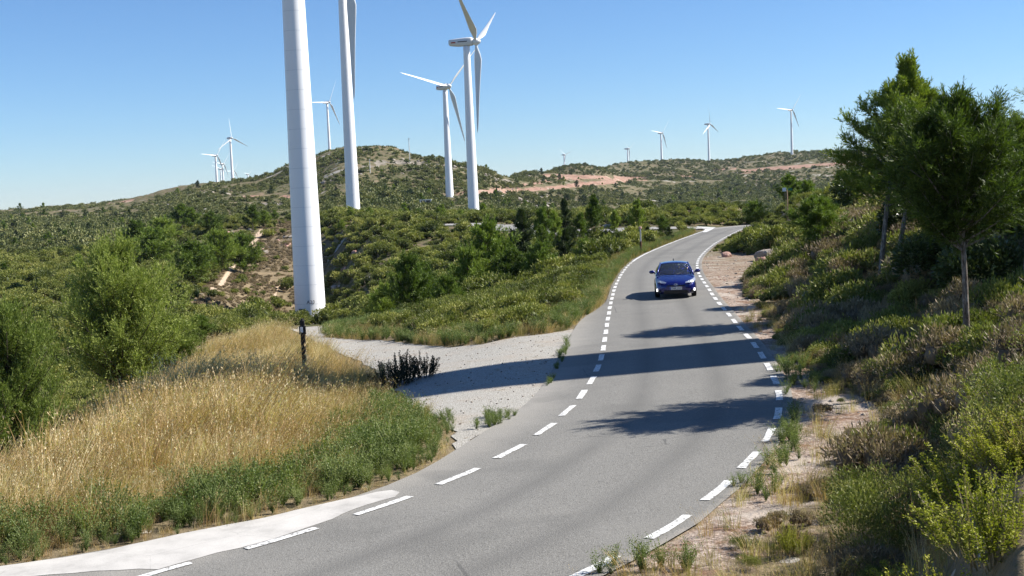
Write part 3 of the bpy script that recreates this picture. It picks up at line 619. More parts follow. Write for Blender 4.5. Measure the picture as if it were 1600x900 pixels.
def wedge(n, R0, R1, p, a0=-24.5, a1=24.5):
    """area-true random points; density falls as R**-p"""
    a = np.radians(rng.uniform(a0, a1, n)); u = rng.uniform(0, 1, n); k = 2-p
    R = (R0**k+u*(R1**k-R0**k))**(1/k) if abs(k) > 1e-6 else R0*(R1/R0)**u
    return R*np.sin(a), R*np.cos(a)
def in_px(x, y, z, poly):
    px, py, _d = project(np.c_[x, y, z]); return inside(px, py, np.array(poly, float))
def vnoise(x, y, s, seed=0):
    r = np.random.default_rng(seed); o = np.zeros(len(x))
    for k in range(6):
        th = r.uniform(0, 6.28); o += np.sin((x*math.cos(th)+y*math.sin(th))*6.283/(s*r.uniform(.6, 1.6))+r.uniform(0, 6.28))
    return o/6
# ------------------------------------------------------------ cover of the slopes
SH_MID = [shrub(30+i, 900, .095, .05, 1.0, h, 7, mat_=M_SHR, dry=d) for i, (h, d) in enumerate([(.7,0),(.55,.05),(.85,0),(.6,.1),(.75,0)])]
SH_NEAR = [shrub(50+i, 1500, .075, .028, 1.0, h, 9, mat_=M_SHR, dry=d, up=.5) for i, (h, d) in enumerate([(.7,.03),(.6,.08),(.85,.02),(.5,.12)])]
SH_FAR = [shrub(70+i, 170, .20, .13, 1.0, h, 5, mat_=M_SHRF, up=.1) for i, h in enumerate([.6,.8,.7])]
SH_CLOSE = [shrub(60+i, 4200, .034, .013, 1.0, h, 11, mat_=M_SHR, dry=.06, up=.5, core=False) for i, h in enumerate([.65, .8])]
HEATHS = [shrub(80+i, 500, .11, .04, 1.0, .6, 6, mat_=M_HEATH, dry=.1, up=.6) for i in range(3)]
HEATH_NEAR = [shrub(90+i, 1300, .08, .018, 1.0, .65, 8, mat_=M_HEATH, dry=.15, up=.6) for i in range(2)]
DRY_T = [grass_tuft(100+i, 42, .9, .11, .010, M_DRYG, .5, (.22,.0), .1) for i in range(4)]
PALE_T = [grass_tuft(110+i, 46, .6, .13, .011, M_PALEG, .25, (.12,0), .15) for i in range(3)]
FAR_T = [grass_tuft(115+i, 26, .6, .22, .035, M_PALEG, .0, (.12,0), .2) for i in range(2)]
WEEDS = [weed(120+i, 620, .5, .6, .030, .018, M_WEED) for i in range(4)]
dryP = [(300,470),(330,440),(375,395),(412,345),(480,342),(512,400),(505,470),(495,500),(420,505),(330,500)]
def slope_cover():
    # middle distance
    x, y = wedge(90000, 44, 420, .9); z = z_ground(x, y); R = np.hypot(x, y); d = near_d(x, y)
    k = (d > .8) & visible(x, y, z, 1.0); k &= ~((dist_poly(x, y, RLINE, True) < 0) & (R < 150)) & ((d > 1.6+1.3*vnoise(x, y, 9, 77)) | (R > 150))
    dry = in_px(x, y, z, dryP) & (R > 70) & (rng.uniform(0, 1, len(x)) < .93); n = vnoise(x, y, 22, 1); px, py, _ = project(np.c_[x, y, z])
    island = (R < 75) & (x < 12); keep = np.where(dry, np.clip(.5+.3*n, .2, .8), np.clip(.32+.55*n+.16*vnoise(x, y, 7, 21), .03, .85)); keep = np.where(island, .85, keep); k &= rng.uniform(0, 1, len(x)) < keep
    k &= ~((R < 62) & (px < 560)); tr = dist_poly(px, py, np.array([(345,445),(365,415),(390,385),(408,362)], float)) < 6; k &= ~(tr & (R < 450))
    k &= ~(in_px(x, y, z, [(780,350),(870,355),(1060,361),(1060,376),(870,380),(780,370)]) & (rng.uniform(0, 1, len(x)) < .85)); tw = np.hypot(x-at_depth(486,503,177)[0], y-177) < 4; k &= ~tw
    scl = np.where(dry, rng.uniform(.5, 1.3, len(x)), rng.gamma(1.9, .72, len(x)).clip(.35, 3.8))*np.clip(.52+R/550, .55, 1.15); near = R < 80; scl = np.where(island, rng.gamma(3, .27, len(x)).clip(.35, 1.6), scl)
    scl = np.minimum(scl, np.maximum(.35, (d-.3)*1.6))
    tint = np.clip(.5+.3*vnoise(x, y, 35, 2)+rng.normal(0, .3, len(x)), 0, 1); scl = np.where(px > 1020, np.minimum(scl, 1.5), scl)
    rot = rng.uniform(0, 6.28, len(x))
    for nm, mk, pr in (('maquis_shrubs_near', k & ~dry & near, SH_NEAR), ('maquis_shrubs', k & ~dry & ~near, SH_MID), ('heath_shrubs', k & dry, HEATHS)):
        if mk.any(): scatter(nm, np.c_[x, y, z-.05][mk], rot[mk], scl[mk], rng.integers(0, len(pr), mk.sum()), tint[mk], pr)
        print(nm, mk.sum())
    # far hills
    x, y = wedge(300000, 420, 2300, 1.25); z = z_ground(x, y); R = np.hypot(x, y); px, py, _ = project(np.c_[x, y, z]); n = vnoise(x, y, 120, 3)+.6*vnoise(x, y, 37, 4)
    woods = np.zeros(len(x))
    for poly in ([(560,300),(640,295),(690,305),(700,335),(540,335)], [(0,345),(260,340),(300,390),(0,400)], [(1000,300),(1330,285),(1330,330),(1050,335)], [(960,280),(1160,276),(1160,300),(960,300)]): woods = np.maximum(woods, inside(px, py, np.array(poly, float)))
    k = visible(x, y, z, 2.0) & (rng.uniform(0, 1, len(x)) < np.clip(.30+.45*n+.4*woods+.25*((px > 490) & (px < 830) & (R < 1000)), .14, 1))
    for pts, wd in (([(735,303),(790,299),(860,294),(920,287),(985,282)],4.5), ([(850,275),(900,276),(960,278),(1010,280)],2.5), ([(1160,268),(1230,262),(1320,255)],2.6), ([(380,308),(440,306),(480,310)],3)): k &= dist_poly(px, py, np.array(pts, float)) > wd
    for pts, wd in (([(560,262),(600,252),(650,254),(700,262),(760,276),(800,285)],5), ([(60,368),(150,350),(190,345)],3), ([(380,322),(440,318)],4)): k &= (dist_poly(px, py, np.array(pts, float)) > wd) | (rng.uniform(0, 1, len(x)) < .35)
    big = rng.gamma(2.2, .8, len(x)).clip(.7, 5.5)*np.clip(.8+.25*woods+(R-420)/2500, .8, 1.6)
    scatter('far_hill_scrub', np.c_[x, y, z-.3][k], rng.uniform(0, 6.28, k.sum()), big[k], rng.integers(0, 3, k.sum()), np.clip(.45+.3*n[k]+rng.normal(0, .28, k.sum()), 0, 1), SH_FAR)
    print('far', k.sum())
slope_cover()
def verge_cover():
    # left verge: weeds along the apron, tall dry grass behind, thinning to the pull-out
    x = rng.uniform(-24, 0, 60000); y = rng.uniform(11, 46, 60000); z = z_ground(x, y); d = near_d(x, y)
    dp = np.minimum(sdf(x, y, PAVED), sdf(x, y, APRON)); k = (d > .05) & in_px(x, y, z, [(-120,960),(-120,640),(60,645),(140,640),(260,625),(330,610),(430,605),(500,614),(570,630),(650,655),(740,690),(740,720),(600,800),(300,960)])
    n = vnoise(x, y, 3, 5); px, py, _ = project(np.c_[x, y, z]); shift = np.clip((px-420)/200, 0, 1)
    wdm = dp+n*1.3+rng.normal(0, .5, len(x)) < 1.5+2.2*shift; u = rng.uniform(0, 1, len(x))
    mw = k & wdm & (u < .30*np.clip((d+.1)/.5, .2, 1)); sc = rng.uniform(.45, 1.25, len(x))*np.clip(d/1.0+.35, .35, 1.15)
    scatter('roadside_weeds', np.c_[x, y, z][mw], rng.uniform(0, 6.28, mw.sum()), sc[mw], rng.integers(0, 4, mw.sum()), np.clip(.5+.4*n[mw]+rng.normal(0, .15, mw.sum()), 0, 1), WEEDS)
    md = k & (dp+n*.9+rng.normal(0, .35, len(x)) > 1.0+.6*shift) & (u > .45) & (u < .98) & (n+rng.normal(0, .3, len(x)) < .75); sc = rng.uniform(.35, 1.1, len(x))*np.clip(.55+.18*dp, .5, 1.12)*(1-.3*shift)*(1+.35*((y > 24) & (y < 34) & (px < 430)))*np.clip(1+.45*vnoise(x, y, 2.6, 56)+.3*(rng.uniform(0, 1, len(x)) > .93), .45, 1.6)
    scatter('dry_grass', np.c_[x, y, z][md], rng.normal(0, .5, md.sum()), sc[md], rng.choice([0, 1, 2, 3, 4, 5], md.sum(), p=[.175, .175, .175, .175, .15, .15]), np.clip(.5+.6*vnoise(x, y, 3.5, 8)[md]+rng.normal(0, .22, md.sum()), 0, 1), DRY_T+PALE_T[:2])
    me_ = k & (d > .02) & (d < .7) & (u > .98-.25*(d < .45)); scatter('dry_grass_litter', np.c_[x, y, z][me_], rng.uniform(0, 6.28, me_.sum()), rng.uniform(.12, .28, me_.sum()), rng.integers(0, 4, me_.sum()), rng.uniform(.4, 1, me_.sum()), DRY_T)
    # behind the shaded strip: pale grass hillock and island beside the pull-out, bank left of the road
    x, y = wedge(90000, 34, 135, 1.0, -19, 12); z = z_ground(x, y); d = near_d(x, y); R = np.hypot(x, y); px, py, _ = project(np.c_[x, y, z])
    isl = inside(px, py, np.array([(505,530),(520,505),(600,500),(640,490),(700,492),(760,470),(840,455),(900,425),(980,392),(1060,366),(1088,358),(1060,385),(1000,402),(965,440),(955,485),(880,528),(760,545),(600,535)], float))
    hil = inside(px, py, np.array([(200,660),(270,600),(330,545),(420,528),(460,536),(508,563),(555,592),(640,640),(500,640),(300,665)], float)); u = rng.uniform(0, 1, len(x))
    k = (isl | hil) & (d > .1) & ~((px > 463) & (px < 490) & (py > 555) & (py < 612)); n = vnoise(x, y, 9, 9)
    pale = k & (u < np.where(hil, .62, .5)+.3*n); fr = R > 62; near = pale & ~fr
    scatter('pale_grass', np.c_[x, y, z][near], rng.uniform(-.8, .8, near.sum()), rng.uniform(.55, 1.2, near.sum())*np.where(hil[near], .85, .55)*np.clip(1+.5*vnoise(x, y, 4, 55)[near], .5, 1.5), np.where(rng.uniform(0, 1, near.sum()) < np.where(hil[near], .75, .52)+.35*n[near], rng.integers(0, 3, near.sum()), rng.integers(3, 6, near.sum())), np.clip(.55+.5*n[near]+rng.normal(0, .2, near.sum()), 0, 1), DRY_T[:3]+PALE_T)
    fa = pale & fr; scatter('bank_grass', np.c_[x, y, z][fa], rng.uniform(-.8, .8, fa.sum()), rng.uniform(.35, .95, fa.sum()), rng.integers(0, 2, fa.sum()), np.clip(.45+.5*n[fa]+rng.normal(0, .2, fa.sum()), 0, 1), FAR_T)
    wd = isl & (d > .05) & (d < 1.2+1.2*n) & (u > .78); scatter('bank_weeds', np.c_[x, y, z][wd], rng.uniform(0, 6.28, wd.sum()), rng.uniform(.6, 1.3, wd.sum()), rng.integers(0, 4, wd.sum()), np.clip(rng.normal(.4, .2, wd.sum()), 0, 1), WEEDS)
    print('grass', md.sum(), mw.sum(), near.sum(), fa.sum(), wd.sum())
verge_cover()
def right_cover():
    # right bank above the road
    N_ = 60000; a = np.radians(rng.uniform(-6, 27, N_)); u = rng.uniform(0, 1, N_); R = 6.5*(150/6.5)**u; x, y = R*np.sin(a), R*np.cos(a); z = z_ground(x, y); d = near_d(x, y); lay = sdf(x, y, LAY); px, py, _ = project(np.c_[x, y, z])
    right = dist_poly(x, y, RLINE, True) < 0; n = vnoise(x, y, 4, 12); dens = np.clip(.55+.5*n, .1, 1)*.9/(.4+.02*R)
    # probability turns the log-spaced candidates into a true areal density
    p = np.minimum(1, (R/150)**2*3.2*np.where(R < 40, 1.6, 1)); uu = rng.uniform(0, 1, N_)
    k = right & (d > .3) & (lay > -.1+.5*n) & (uu < np.maximum(p, .045)*np.clip(.55+.8*n, .03, 1.3)) & (px < 1700) & (py < 1050) & (R > 8.5)
    k &= ~((R < 13.5) & (px < 1560)) & ~((py > 800) & (px < 1330)) & ~((py > 720) & (px < 1260))
    scl = np.clip(rng.gamma(3, .28, N_), .35, 1.9)*np.clip(.6+R/90, .6, 1.25); scl = np.minimum(scl, np.maximum(.3, np.minimum(lay, d)*1.2+.35)); scl = np.where((R > 88) & (d < 10), scl*.5, scl); heath = rng.uniform(0, 1, N_) < np.clip(.38+.3*n, 0, 1)
    near = R < 70
    for nm, mk, pr in (('bank_shrubs_close', k & (R < 19) & ~heath, SH_CLOSE), ('bank_shrubs_near', k & near & (R >= 19) & ~heath, SH_NEAR), ('bank_heath', k & near & heath, HEATH_NEAR), ('bank_shrubs', k & ~near, SH_MID)):
        scatter(nm, np.c_[x, y, z-.04][mk], rng.uniform(0, 6.28, mk.sum()), scl[mk], rng.integers(0, len(pr), mk.sum()), np.clip(.6+.3*vnoise(x, y, 11, 14)[mk]+rng.normal(0, .2, mk.sum()), 0, 1), pr); print(nm, mk.sum())
    # grass and weeds through the verge dirt
    xx = rng.uniform(-2, 24, 40000); yy = rng.uniform(9, 46, 40000); zz = z_ground(xx, yy); dd = near_d(xx, yy); rt = dist_poly(xx, yy, RLINE, True) < 0; nn_ = vnoise(xx, yy, 2.4, 15); lay = sdf(xx, yy, LAY)
    g = rt & (dd > .1) & (rng.uniform(0, 1, len(xx)) < np.where(lay < 0, .03+.08*(nn_ > .1), .26)); pt = PALE_T+DRY_T[:2]
    scatter('bank_grass_tufts', np.c_[xx, yy, zz][g], rng.uniform(0, 6.28, g.sum()), rng.uniform(.25, .7, g.sum()), rng.integers(0, 5, g.sum()), rng.uniform(0, 1, g.sum()), pt)
    hp = rt & (lay < .5) & (dd > .35) & (vnoise(xx, yy, 1.8, 66) > .12) & (rng.uniform(0, 1, len(xx)) < .10); scatter('verge_heath', np.c_[xx, yy, zz-.02][hp], rng.uniform(0, 6.28, hp.sum()), rng.uniform(.14, .42, hp.sum()), rng.integers(0, 3, hp.sum()), rng.uniform(0, .8, hp.sum()), HEATH_NEAR+[SH_CLOSE[0]])
    px, py, _ = project(np.c_[xx, yy, zz]); w1 = rt & (dd > -.15) & (inside(px, py, np.array([(1140,770),(1150,700),(1195,640),(1250,650),(1260,700),(1230,760),(1180,800)], float)) | inside(px, py, np.array([(1205,575),(1285,560),(1290,610),(1215,630)], float)) | inside(px, py, np.array([(930,905),(940,880),(1010,870),(1090,860),(1100,905)], float))) & (rng.uniform(0, 1, len(xx)) < .2)
    scatter('edge_weeds', np.c_[xx, yy, zz][w1], rng.uniform(0, 6.28, w1.sum()), rng.uniform(.3, .85, w1.sum()), rng.integers(0, 4, w1.sum()), rng.uniform(.3, .8, w1.sum()), WEEDS)
right_cover()
def joint_weeds():
    x = rng.uniform(-6, 4, 30000); y = rng.uniform(19, 40, 30000); z = z_ground(x, y); px, py, _ = project(np.c_[x, y, z]); u = rng.uniform(0, 1, len(x))
    k = (inside(px, py, np.array([(848,606),(868,575),(880,545),(890,528),(896,530),(886,552),(874,580),(856,610)], float)) & (u < .14)) | (inside(px, py, np.array([(735,674),(760,652),(800,646),(812,652),(780,668)], float)) & (u < .22)) | (inside(px, py, np.array([(640,660),(670,645),(712,655),(705,690)], float)) & (u < .10))
    scatter('joint_weeds', np.c_[x, y, z][k], rng.uniform(0, 6.28, k.sum()), rng.uniform(.25, .6, k.sum()), rng.integers(0, 4, k.sum()), rng.uniform(.1, .7, k.sum()), WEEDS)
joint_weeds()
# ------------------------------------------------------------ wind turbines
M_TOW = plain('tower_paint', (.84,.845,.85), .42, .4, var=.015, scale=.4); M_BLADE = plain('blade_paint', (.70,.71,.70), .4, .4, var=.03, scale=.5)
M_SEAM = plain('tower_seam', (.66,.68,.70), .5, .3); M_NAC = plain('nacelle_paint', (.66,.67,.67), .45, .4, var=.04); M_INK = plain('dark_lettering', (.03,.03,.05), .6, .3); M_REDI = plain('red_lettering', (.42,.08,.05), .6, .3)
M_DOOR = plain('tower_door_steel', (.10,.11,.12), .6, .3); M_STEEL = plain('steel', (.4,.4,.4), .5, .4)
def tower_mesh(H, r1, r2, n=40):
    mb = MB(); zs = np.linspace(-3, H, 24); mb.tube([(0,0,z) for z in zs], [r1+(r2-r1)*max(0, z)/H for z in zs], n); return mb
def blade_mesh(L, scale=1):
    st = [0, .02, .05, .09, .14, .2, .28, .38, .5, .62, .75, .87, .95, 1]; ch = [.9, .9, 1.0, 1.5, 2.3, 2.85, 2.6, 2.2, 1.75, 1.4, 1.05, .78, .5, .1]; th = [.9, .9, .88, .75, .6, .48, .38, .30, .22, .16, .12, .08, .05, .02]
    V = []; n = 12
    for s_, c, t in zip(st, ch, th):
        tw = R_(14*(1-s_)**2); off = 0 if s_ < .04 else (c-.9)*.28
        for k in range(n):
            a = 2*math.pi*k/n; x = math.cos(a)*c/2+off; y = math.sin(a)*t/2*(1-.45*(x-off > 0)*max(0, math.cos(a))); y -= (s_**2)*.6
            V.append((x*math.cos(tw)-y*math.sin(tw), x*math.sin(tw)+y*math.cos(tw), s_*L))
    Fc = [(i*n+k, i*n+(k+1) % n, (i+1)*n+(k+1) % n, (i+1)*n+k) for i in range(len(st)-1) for k in range(n)]+[tuple((len(st)-1)*n+k for k in range(n)), tuple(range(n-1, -1, -1))]
    return MB().add(V, Fc)
BL = blade_mesh(34*1.0).mesh('blade', True); BL.materials.append(M_BLADE)
def nacelle_mb():
    mb = MB(); st = [(-6.6,.95,-.55,1.15),(-6.2,1.35,-1.0,1.35),(-3.5,1.5,-1.35,1.55),(0,1.5,-1.4,1.75),(1.9,1.4,-1.35,1.75),(2.6,1.1,-1.0,1.35)]; V = []; n = 12
    for x, hw, z0, z1 in st:
        for k in range(n):
            a = 2*math.pi*k/n; cx, cz = math.cos(a), math.sin(a); e_ = .45; sx = math.copysign(abs(cx)**e_, cx); sz = math.copysign(abs(cz)**e_, cz); V.append((x, sx*hw, (z0+z1)/2+sz*(z1-z0)/2))
    Fc = [(i*n+k, (i+1)*n+k, (i+1)*n+(k+1) % n, i*n+(k+1) % n) for i in range(len(st)-1) for k in range(n)]+[tuple(range(n)), tuple((len(st)-1)*n+k for k in range(n-1, -1, -1))]
    return mb.add(V, Fc)
NAC = nacelle_mb().mesh('nacelle', True); NAC.materials.append(M_NAC)
def spinner_mb():
    mb = MB(); prof = [(0,1.0),(.5,1.3),(1.3,1.35),(2.1,1.05),(2.7,.6),(3.0,.05)]; V = []; n = 16
    for x, r in prof:
        for k in range(n): a = 2*math.pi*k/n; V.append((x, r*math.cos(a), r*math.sin(a)))
    Fc = [(i*n+k, (i+1)*n+k, (i+1)*n+(k+1) % n, i*n+(k+1) % n) for i in range(len(prof)-1) for k in range(n)]+[tuple(range(n))]; return mb.add(V, [f[::-1] for f in Fc])
SPI = spinner_mb().mesh('spinner', True); SPI.materials.append(M_BLADE)
def text_mesh(s, size, m, ext=.004):
    cu = bpy.data.curves.new('lettering', 'FONT'); cu.body = s; cu.size = size; cu.extrude = ext; cu.align_x = 'CENTER'; cu.align_y = 'CENTER'; t = bpy.data.objects.new('lettering', cu); COL.objects.link(t)
    bpy.context.view_layer.update(); dg = bpy.context.evaluated_depsgraph_get(); me = bpy.data.meshes.new_from_object(t.evaluated_get(dg)); COL.objects.unlink(t); bpy.data.objects.remove(t); me.materials.clear(); me.materials.append(m); return me
def turbine(base, hubz, yaw, phase, label, L=34, r1=2.1, r2=1.2, group=None, pitch=38, detail=False, seams=False):
    """base: foot of the tower; yaw: the way the rotor faces, degrees clockwise from the view axis"""
    H = hubz-base[2]-1.4; t = empty('wind_turbine', base, 0, label=label, cat='wind turbine', group=group)
    tower_mesh(H, r1, r2, 40 if detail else 16).obj('tower', M_TOW, t, True)
    if seams:
        for f in np.arange(.045, .95, .043):
            rr = r1+(r2-r1)*f; mb = MB(); mb.tube([(0,0,H*f-.03),(0,0,H*f+.03)], rr+.008, 40, False); mb.obj('weld_seam', M_SEAM, t, True)
    yr = R_(90-yaw); hd = empty('nacelle_head', (0, 0, H), yr); hd.parent = t
    nb = link('nacelle', NAC, hd); nb.location = (0, 0, 1.4)
    sp = link('spinner', SPI, hd); sp.location = (2.6, 0, 1.4)
    MB().tube([(0,0,-.2),(0,0,.1)], r2*.98, 16).obj('yaw_ring', M_DOOR, hd)
    k = L/34; pr = R_(pitch)
    # axis = local +x of the head; +y of the head lies to the left of the rotor's facing direction
    for i in range(3):
        ph = R_(phase+120*i); bo = link('blade', BL, hd); rd = Vector((0, math.sin(ph), math.cos(ph))); ax = Vector((1,0,0)); tg = ax.cross(rd)
        cx = (tg*math.cos(pr)+ax*math.sin(pr)).normalized(); cy = rd.cross(cx)
        Mx = Matrix((cx, cy, rd)).transposed().to_4x4(); bo.matrix_local = Matrix.Translation((2.6+1.2, 0, 1.4))@Mx@Matrix.Diagonal((k, k, k, 1))
    if detail or seams:
        for sg in (-1, 1):
            mb = MB(); mb.box((-1.1, sg*1.52, 1.62), (3.6, .03, .34)); mb.obj('lettering_band', M_INK, hd); mb = MB(); mb.box((-4.6, sg*1.46, 1.45), (1.7, .05, .5)); mb.obj('red_badge', M_REDI, hd)
    return t
def yaw_phase(px, k, side=1):
    """facing that gives the rotor an apparent width k, turned to the right and towards the viewer"""
    v = math.degrees(math.atan2(*(ray(px, 250)[:2]))); return v+180-math.degrees(math.acos(k))
def put_turbine(bx, by, D, hx, hy, k, phase, label, L=34, **kw):
    b = at_depth(bx, by, D); zb = float(z_ground(np.array([b[0]]), np.array([b[1]]))[0]) if kw.pop('snap', True) else b[2]
    hub = at_depth(hx, hy, D); return turbine((float(b[0]), float(D), zb), float(hub[2]), yaw_phase(hx, k), phase, label, L, **kw)
# the two whose heads stand above the picture, the pair in the middle, the distant ones
T1 = put_turbine(486, 503, 177, 452, -222, .35, 0, 'thick white turbine tower nearest the road, number A23 at its foot', 31, r1=2.25, r2=1.35, detail=True, seams=True)
put_turbine(552.5, 336, 371, 530, -26, .85, 180, 'white turbine tower second from left, one blade hanging down beside it', 35, detail=True)
put_turbine(740.5, 337, 455, 733, 66, .285, 65, 'large white turbine with full rotor above the road trees, nacelle lettering', 33.5, detail=True, pitch=80)
put_turbine(704, 334, 640, 696, 136, .83, -77, 'mid-size white turbine left of the large one, blade reaching far left', 30, detail=True)
GL = 'small turbines standing on the far ridges'
for bx, by, D, hx, hy, k, ph, L, lb in (
    (515.5,244,1500,510,160,.69,28,32,'distant turbine behind the round hill between two big towers'),
    (364,290,1600,357.5,216,.85,-5,27,'tallest turbine of the cluster on the left ridge'),
    (339.5,292,1700,336,243,.8,35,27,'leftmost turbine of the cluster on the left ridge'),
    (349.5,290,2100,347,256,.8,38,24,'shorter turbine between the two front ones of the left cluster'),
    (346,290,2500,344,264,.8,-72,26,'smallest turbine half hidden inside the left cluster'),
    (366,292,2700,365,267,.8,30,26,'turbine whose rotor shows behind the tallest left cluster tower'),
    (388,284,3000,387,272.5,.8,45,20,'tiny turbine low on the ridge right of the left cluster'),
    (411,284,2800,410,277,.8,50,20,'turbine whose blade tips alone rise over the left ridge'),
    (882,262,2600,881,242,.77,-50,22,'shortest turbine on the right ridge, beside the small knoll'),
    (981.5,262,2400,981.5,232.5,.5,-58,28,'second turbine from left on the right hand ridge'),
    (1034,252,2100,1032,208,.68,39,29,'third turbine on the right ridge, left of the straight one'),
    (1108,254,2050,1106.5,194,.5,-5,31,'turbine on the right ridge with one blade straight up'),
    (1237.5,240,1950,1235,172,.79,36,31,'rightmost and tallest turbine on the right hand ridge')):
    put_turbine(bx, by, D, hx, hy, k, ph, lb, L)
# the turbine right of the road, outside the frame, whose shadow crosses road and pull-out
bz = float(z_ground(np.array([27.0]), np.array([37.6]))[0]); T0 = turbine((27.0, 37.4, bz), bz+60, 105, 60, 'white turbine beyond the pines whose tower shadow crosses the road', 30, r1=2.6, r2=1.8, detail=True)
# foot number and door of the nearest tower
def wrap_on(me, r, z0, ang):
    for v in me.vertices:
        a = ang+v.co.x/r; v.co = Vector((math.cos(a)*(r+.01+v.co.z), math.sin(a)*(r+.01+v.co.z), z0+v.co.y))
    return me
va = -math.pi/2-math.atan2(at_depth(486,503,177)[0], 177)
tm = wrap_on(text_mesh('A23', .72, M_INK, .003), 2.24, 3.2, va+.05); link('foot_number', tm, T1)
mb = MB(); mb.box((2.27*math.cos(va-.55), 2.27*math.sin(va-.55), 1.15), (.12, 1.0, 2.3), va-.55); dr = mb.obj('door', M_DOOR, T1); MB().box((2.2*math.cos(va-.4), 2.2*math.sin(va-.4), 1.2), (.06, .06, .25), va-.5).obj('handle', M_STEEL, dr)
mb = MB()
for i in range(4): mb.box((2.75*math.cos(va-.35)+0, 2.75*math.sin(va-.35), .15+.22*i), (1.3-.25*i, 1.3, .2), va-.5)
mb.obj('entry_steps', M_DOOR, T1)
# ------------------------------------------------------------ posts and sign
M_POST = plain('dark_post_paint', (.020,.016,.016), .6, .3); M_WHITE = plain('white_enamel', (.8,.8,.8), .5, .4); M_WOOD = plain('weathered_wood', (.38,.27,.17), .8, .2, var=.2, scale=8); M_GREEN = plain('green_enamel', (.03,.16,.09), .5, .4); M_BROWN = plain('brown_paint', (.10,.05,.03), .7, .2)
def foot(px, py, D=None):
    if D is None: x, y = hit([(px, py)])[0]
    else: p = at_depth(px, py, D); x, y = p[0], p[1]
    return (float(x), float(y), float(z_ground(np.array([x]), np.array([y]))[0]))
def at_foot(px, py, D):
    """stand where the view direction's bearing and the distance say, on the ground there"""
    d = ray(px, py); x = d[0]/d[1]*D; return (float(x), float(D), float(z_ground(np.array([x]), np.array([D]))[0]))
b = at_foot(476.5, 582, 38); t = empty('marker_post', b, label='dark slim marker post with small white label before the gravel', cat='post')
hgt = float(at_depth(472, 501, 38)[2])-b[2]
mb = MB(); mb.box((0,0,hgt/2-.25), (.13,.09,hgt+.5)); mb.obj('pole', M_POST, t); mb = MB(); mb.box((0,-.01,hgt-.30), (.20,.10,.26)); mb.obj('reflector_box', M_POST, t); mb = MB(); mb.box((-.02,-.065,hgt-.28), (.085,.012,.17)); mb.obj('label_plate', M_WHITE, t); MB().tube([(0,0,hgt-.02),(0,0,hgt+.07)], [.055,.04], 10).obj('cap', M_POST, t)
b = at_foot(1001.5, 392, 91); t = empty('roadside_pole', b, label='thin dark pole with pale upper half at the left road edge', cat='pole'); hgt = float(at_depth(1000, 357, 91)[2])-b[2]
MB().tube([(0,0,-.4),(0,0,hgt*.5)], .085, 10).obj('lower_pole', M_BROWN, t); MB().tube([(0,0,hgt*.5),(0,0,hgt)], .055, 10).obj('upper_pole', M_STEEL, t); mb = MB(); mb.tube([(0,0,hgt),(0,0,hgt+.14)], [.13,.10], 10); mb.obj('cap', plain('faded_pink', (.5,.3,.26), .7), t)
b = at_foot(1230.5, 326, 100); t = empty('trail_signpost', b, label='wooden trail signpost with white square and green board on the bank', cat='signpost'); h1 = float(at_depth(1229, 297, 100)[2])-b[2]; s = 100/1900
MB().tube([(0,0,-.5),(0,0,h1)], .055, 8).obj('post', M_WOOD, t); MB().tube([(-.17,0,-.3),(-.17,0,h1-.2)], .025, 6).obj('thin_post', M_WOOD, t); mb = MB(); mb.box((-.24,-.07,h1+.05), (.30,.03,.30)); mb.obj('white_plate', M_WHITE, t); mb = MB(); mb.box((.24,-.06,h1+.05), (.34,.03,.20), .1); mb.obj('green_board', M_GREEN, t)
b = at_foot(1321, 524, 33); t = empty('wooden_stake', b, label='short weathered stake with crosspiece in the shade under the pines', cat='stake'); mb = MB(); mb.tube([(0,0,-.2),(-.03,0,.2),(-.07,0,.38)], [.022,.018,.016], 7); mb.obj('stake', M_WOOD, t); mb = MB(); mb.tube([(-.15,0,.38),(.03,0,.40)], [.018,.02], 6); mb.obj('crosspiece', plain('pink_wood', (.45,.27,.22), .8), t)
# far poles on the hill, small shelter, dark round tank
for px, py, D, h, lb in ((579.5,290,760,9,'pale pole at the bend of the hill track'), (641.5,276,820,16,'tall thin mast on the slope of the round hill')):
    b = at_foot(px, py, D); t = empty('utility_pole', b, label=lb, cat='pole'); MB().tube([(0,0,-1),(0,0,h)], [.3,.22], 6).obj('pole', plain('galvanised', (.55,.55,.52), .6), t); mb = MB(); mb.box((0,0,h-.7), (1.6,.2,.2)); mb.obj('crossarm', M_STEEL, t)
b = at_foot(665, 309, 560); t = empty('hill_shelter', b, label='small open roofed shelter among trees on the far slope', cat='shelter'); mb = MB(); mb.box((0,0,4.2), (5.4,3,.3)); mb.obj('roof', M_WHITE, t)
for x in (-2.4, 0, 2.4):
    mb = MB(); mb.box((x,-1.2,1.5), (.35,.3,5.0)); mb.obj('pillar', M_WHITE, t)
mb = MB(); mb.box((0,.8,2), (5,.2,4)); mb.obj('back_wall', M_DOOR, t); mb = MB(); mb.box((0,-1.2,1.9), (5.2,.25,.3)); mb.obj('rail', M_WHITE, t)
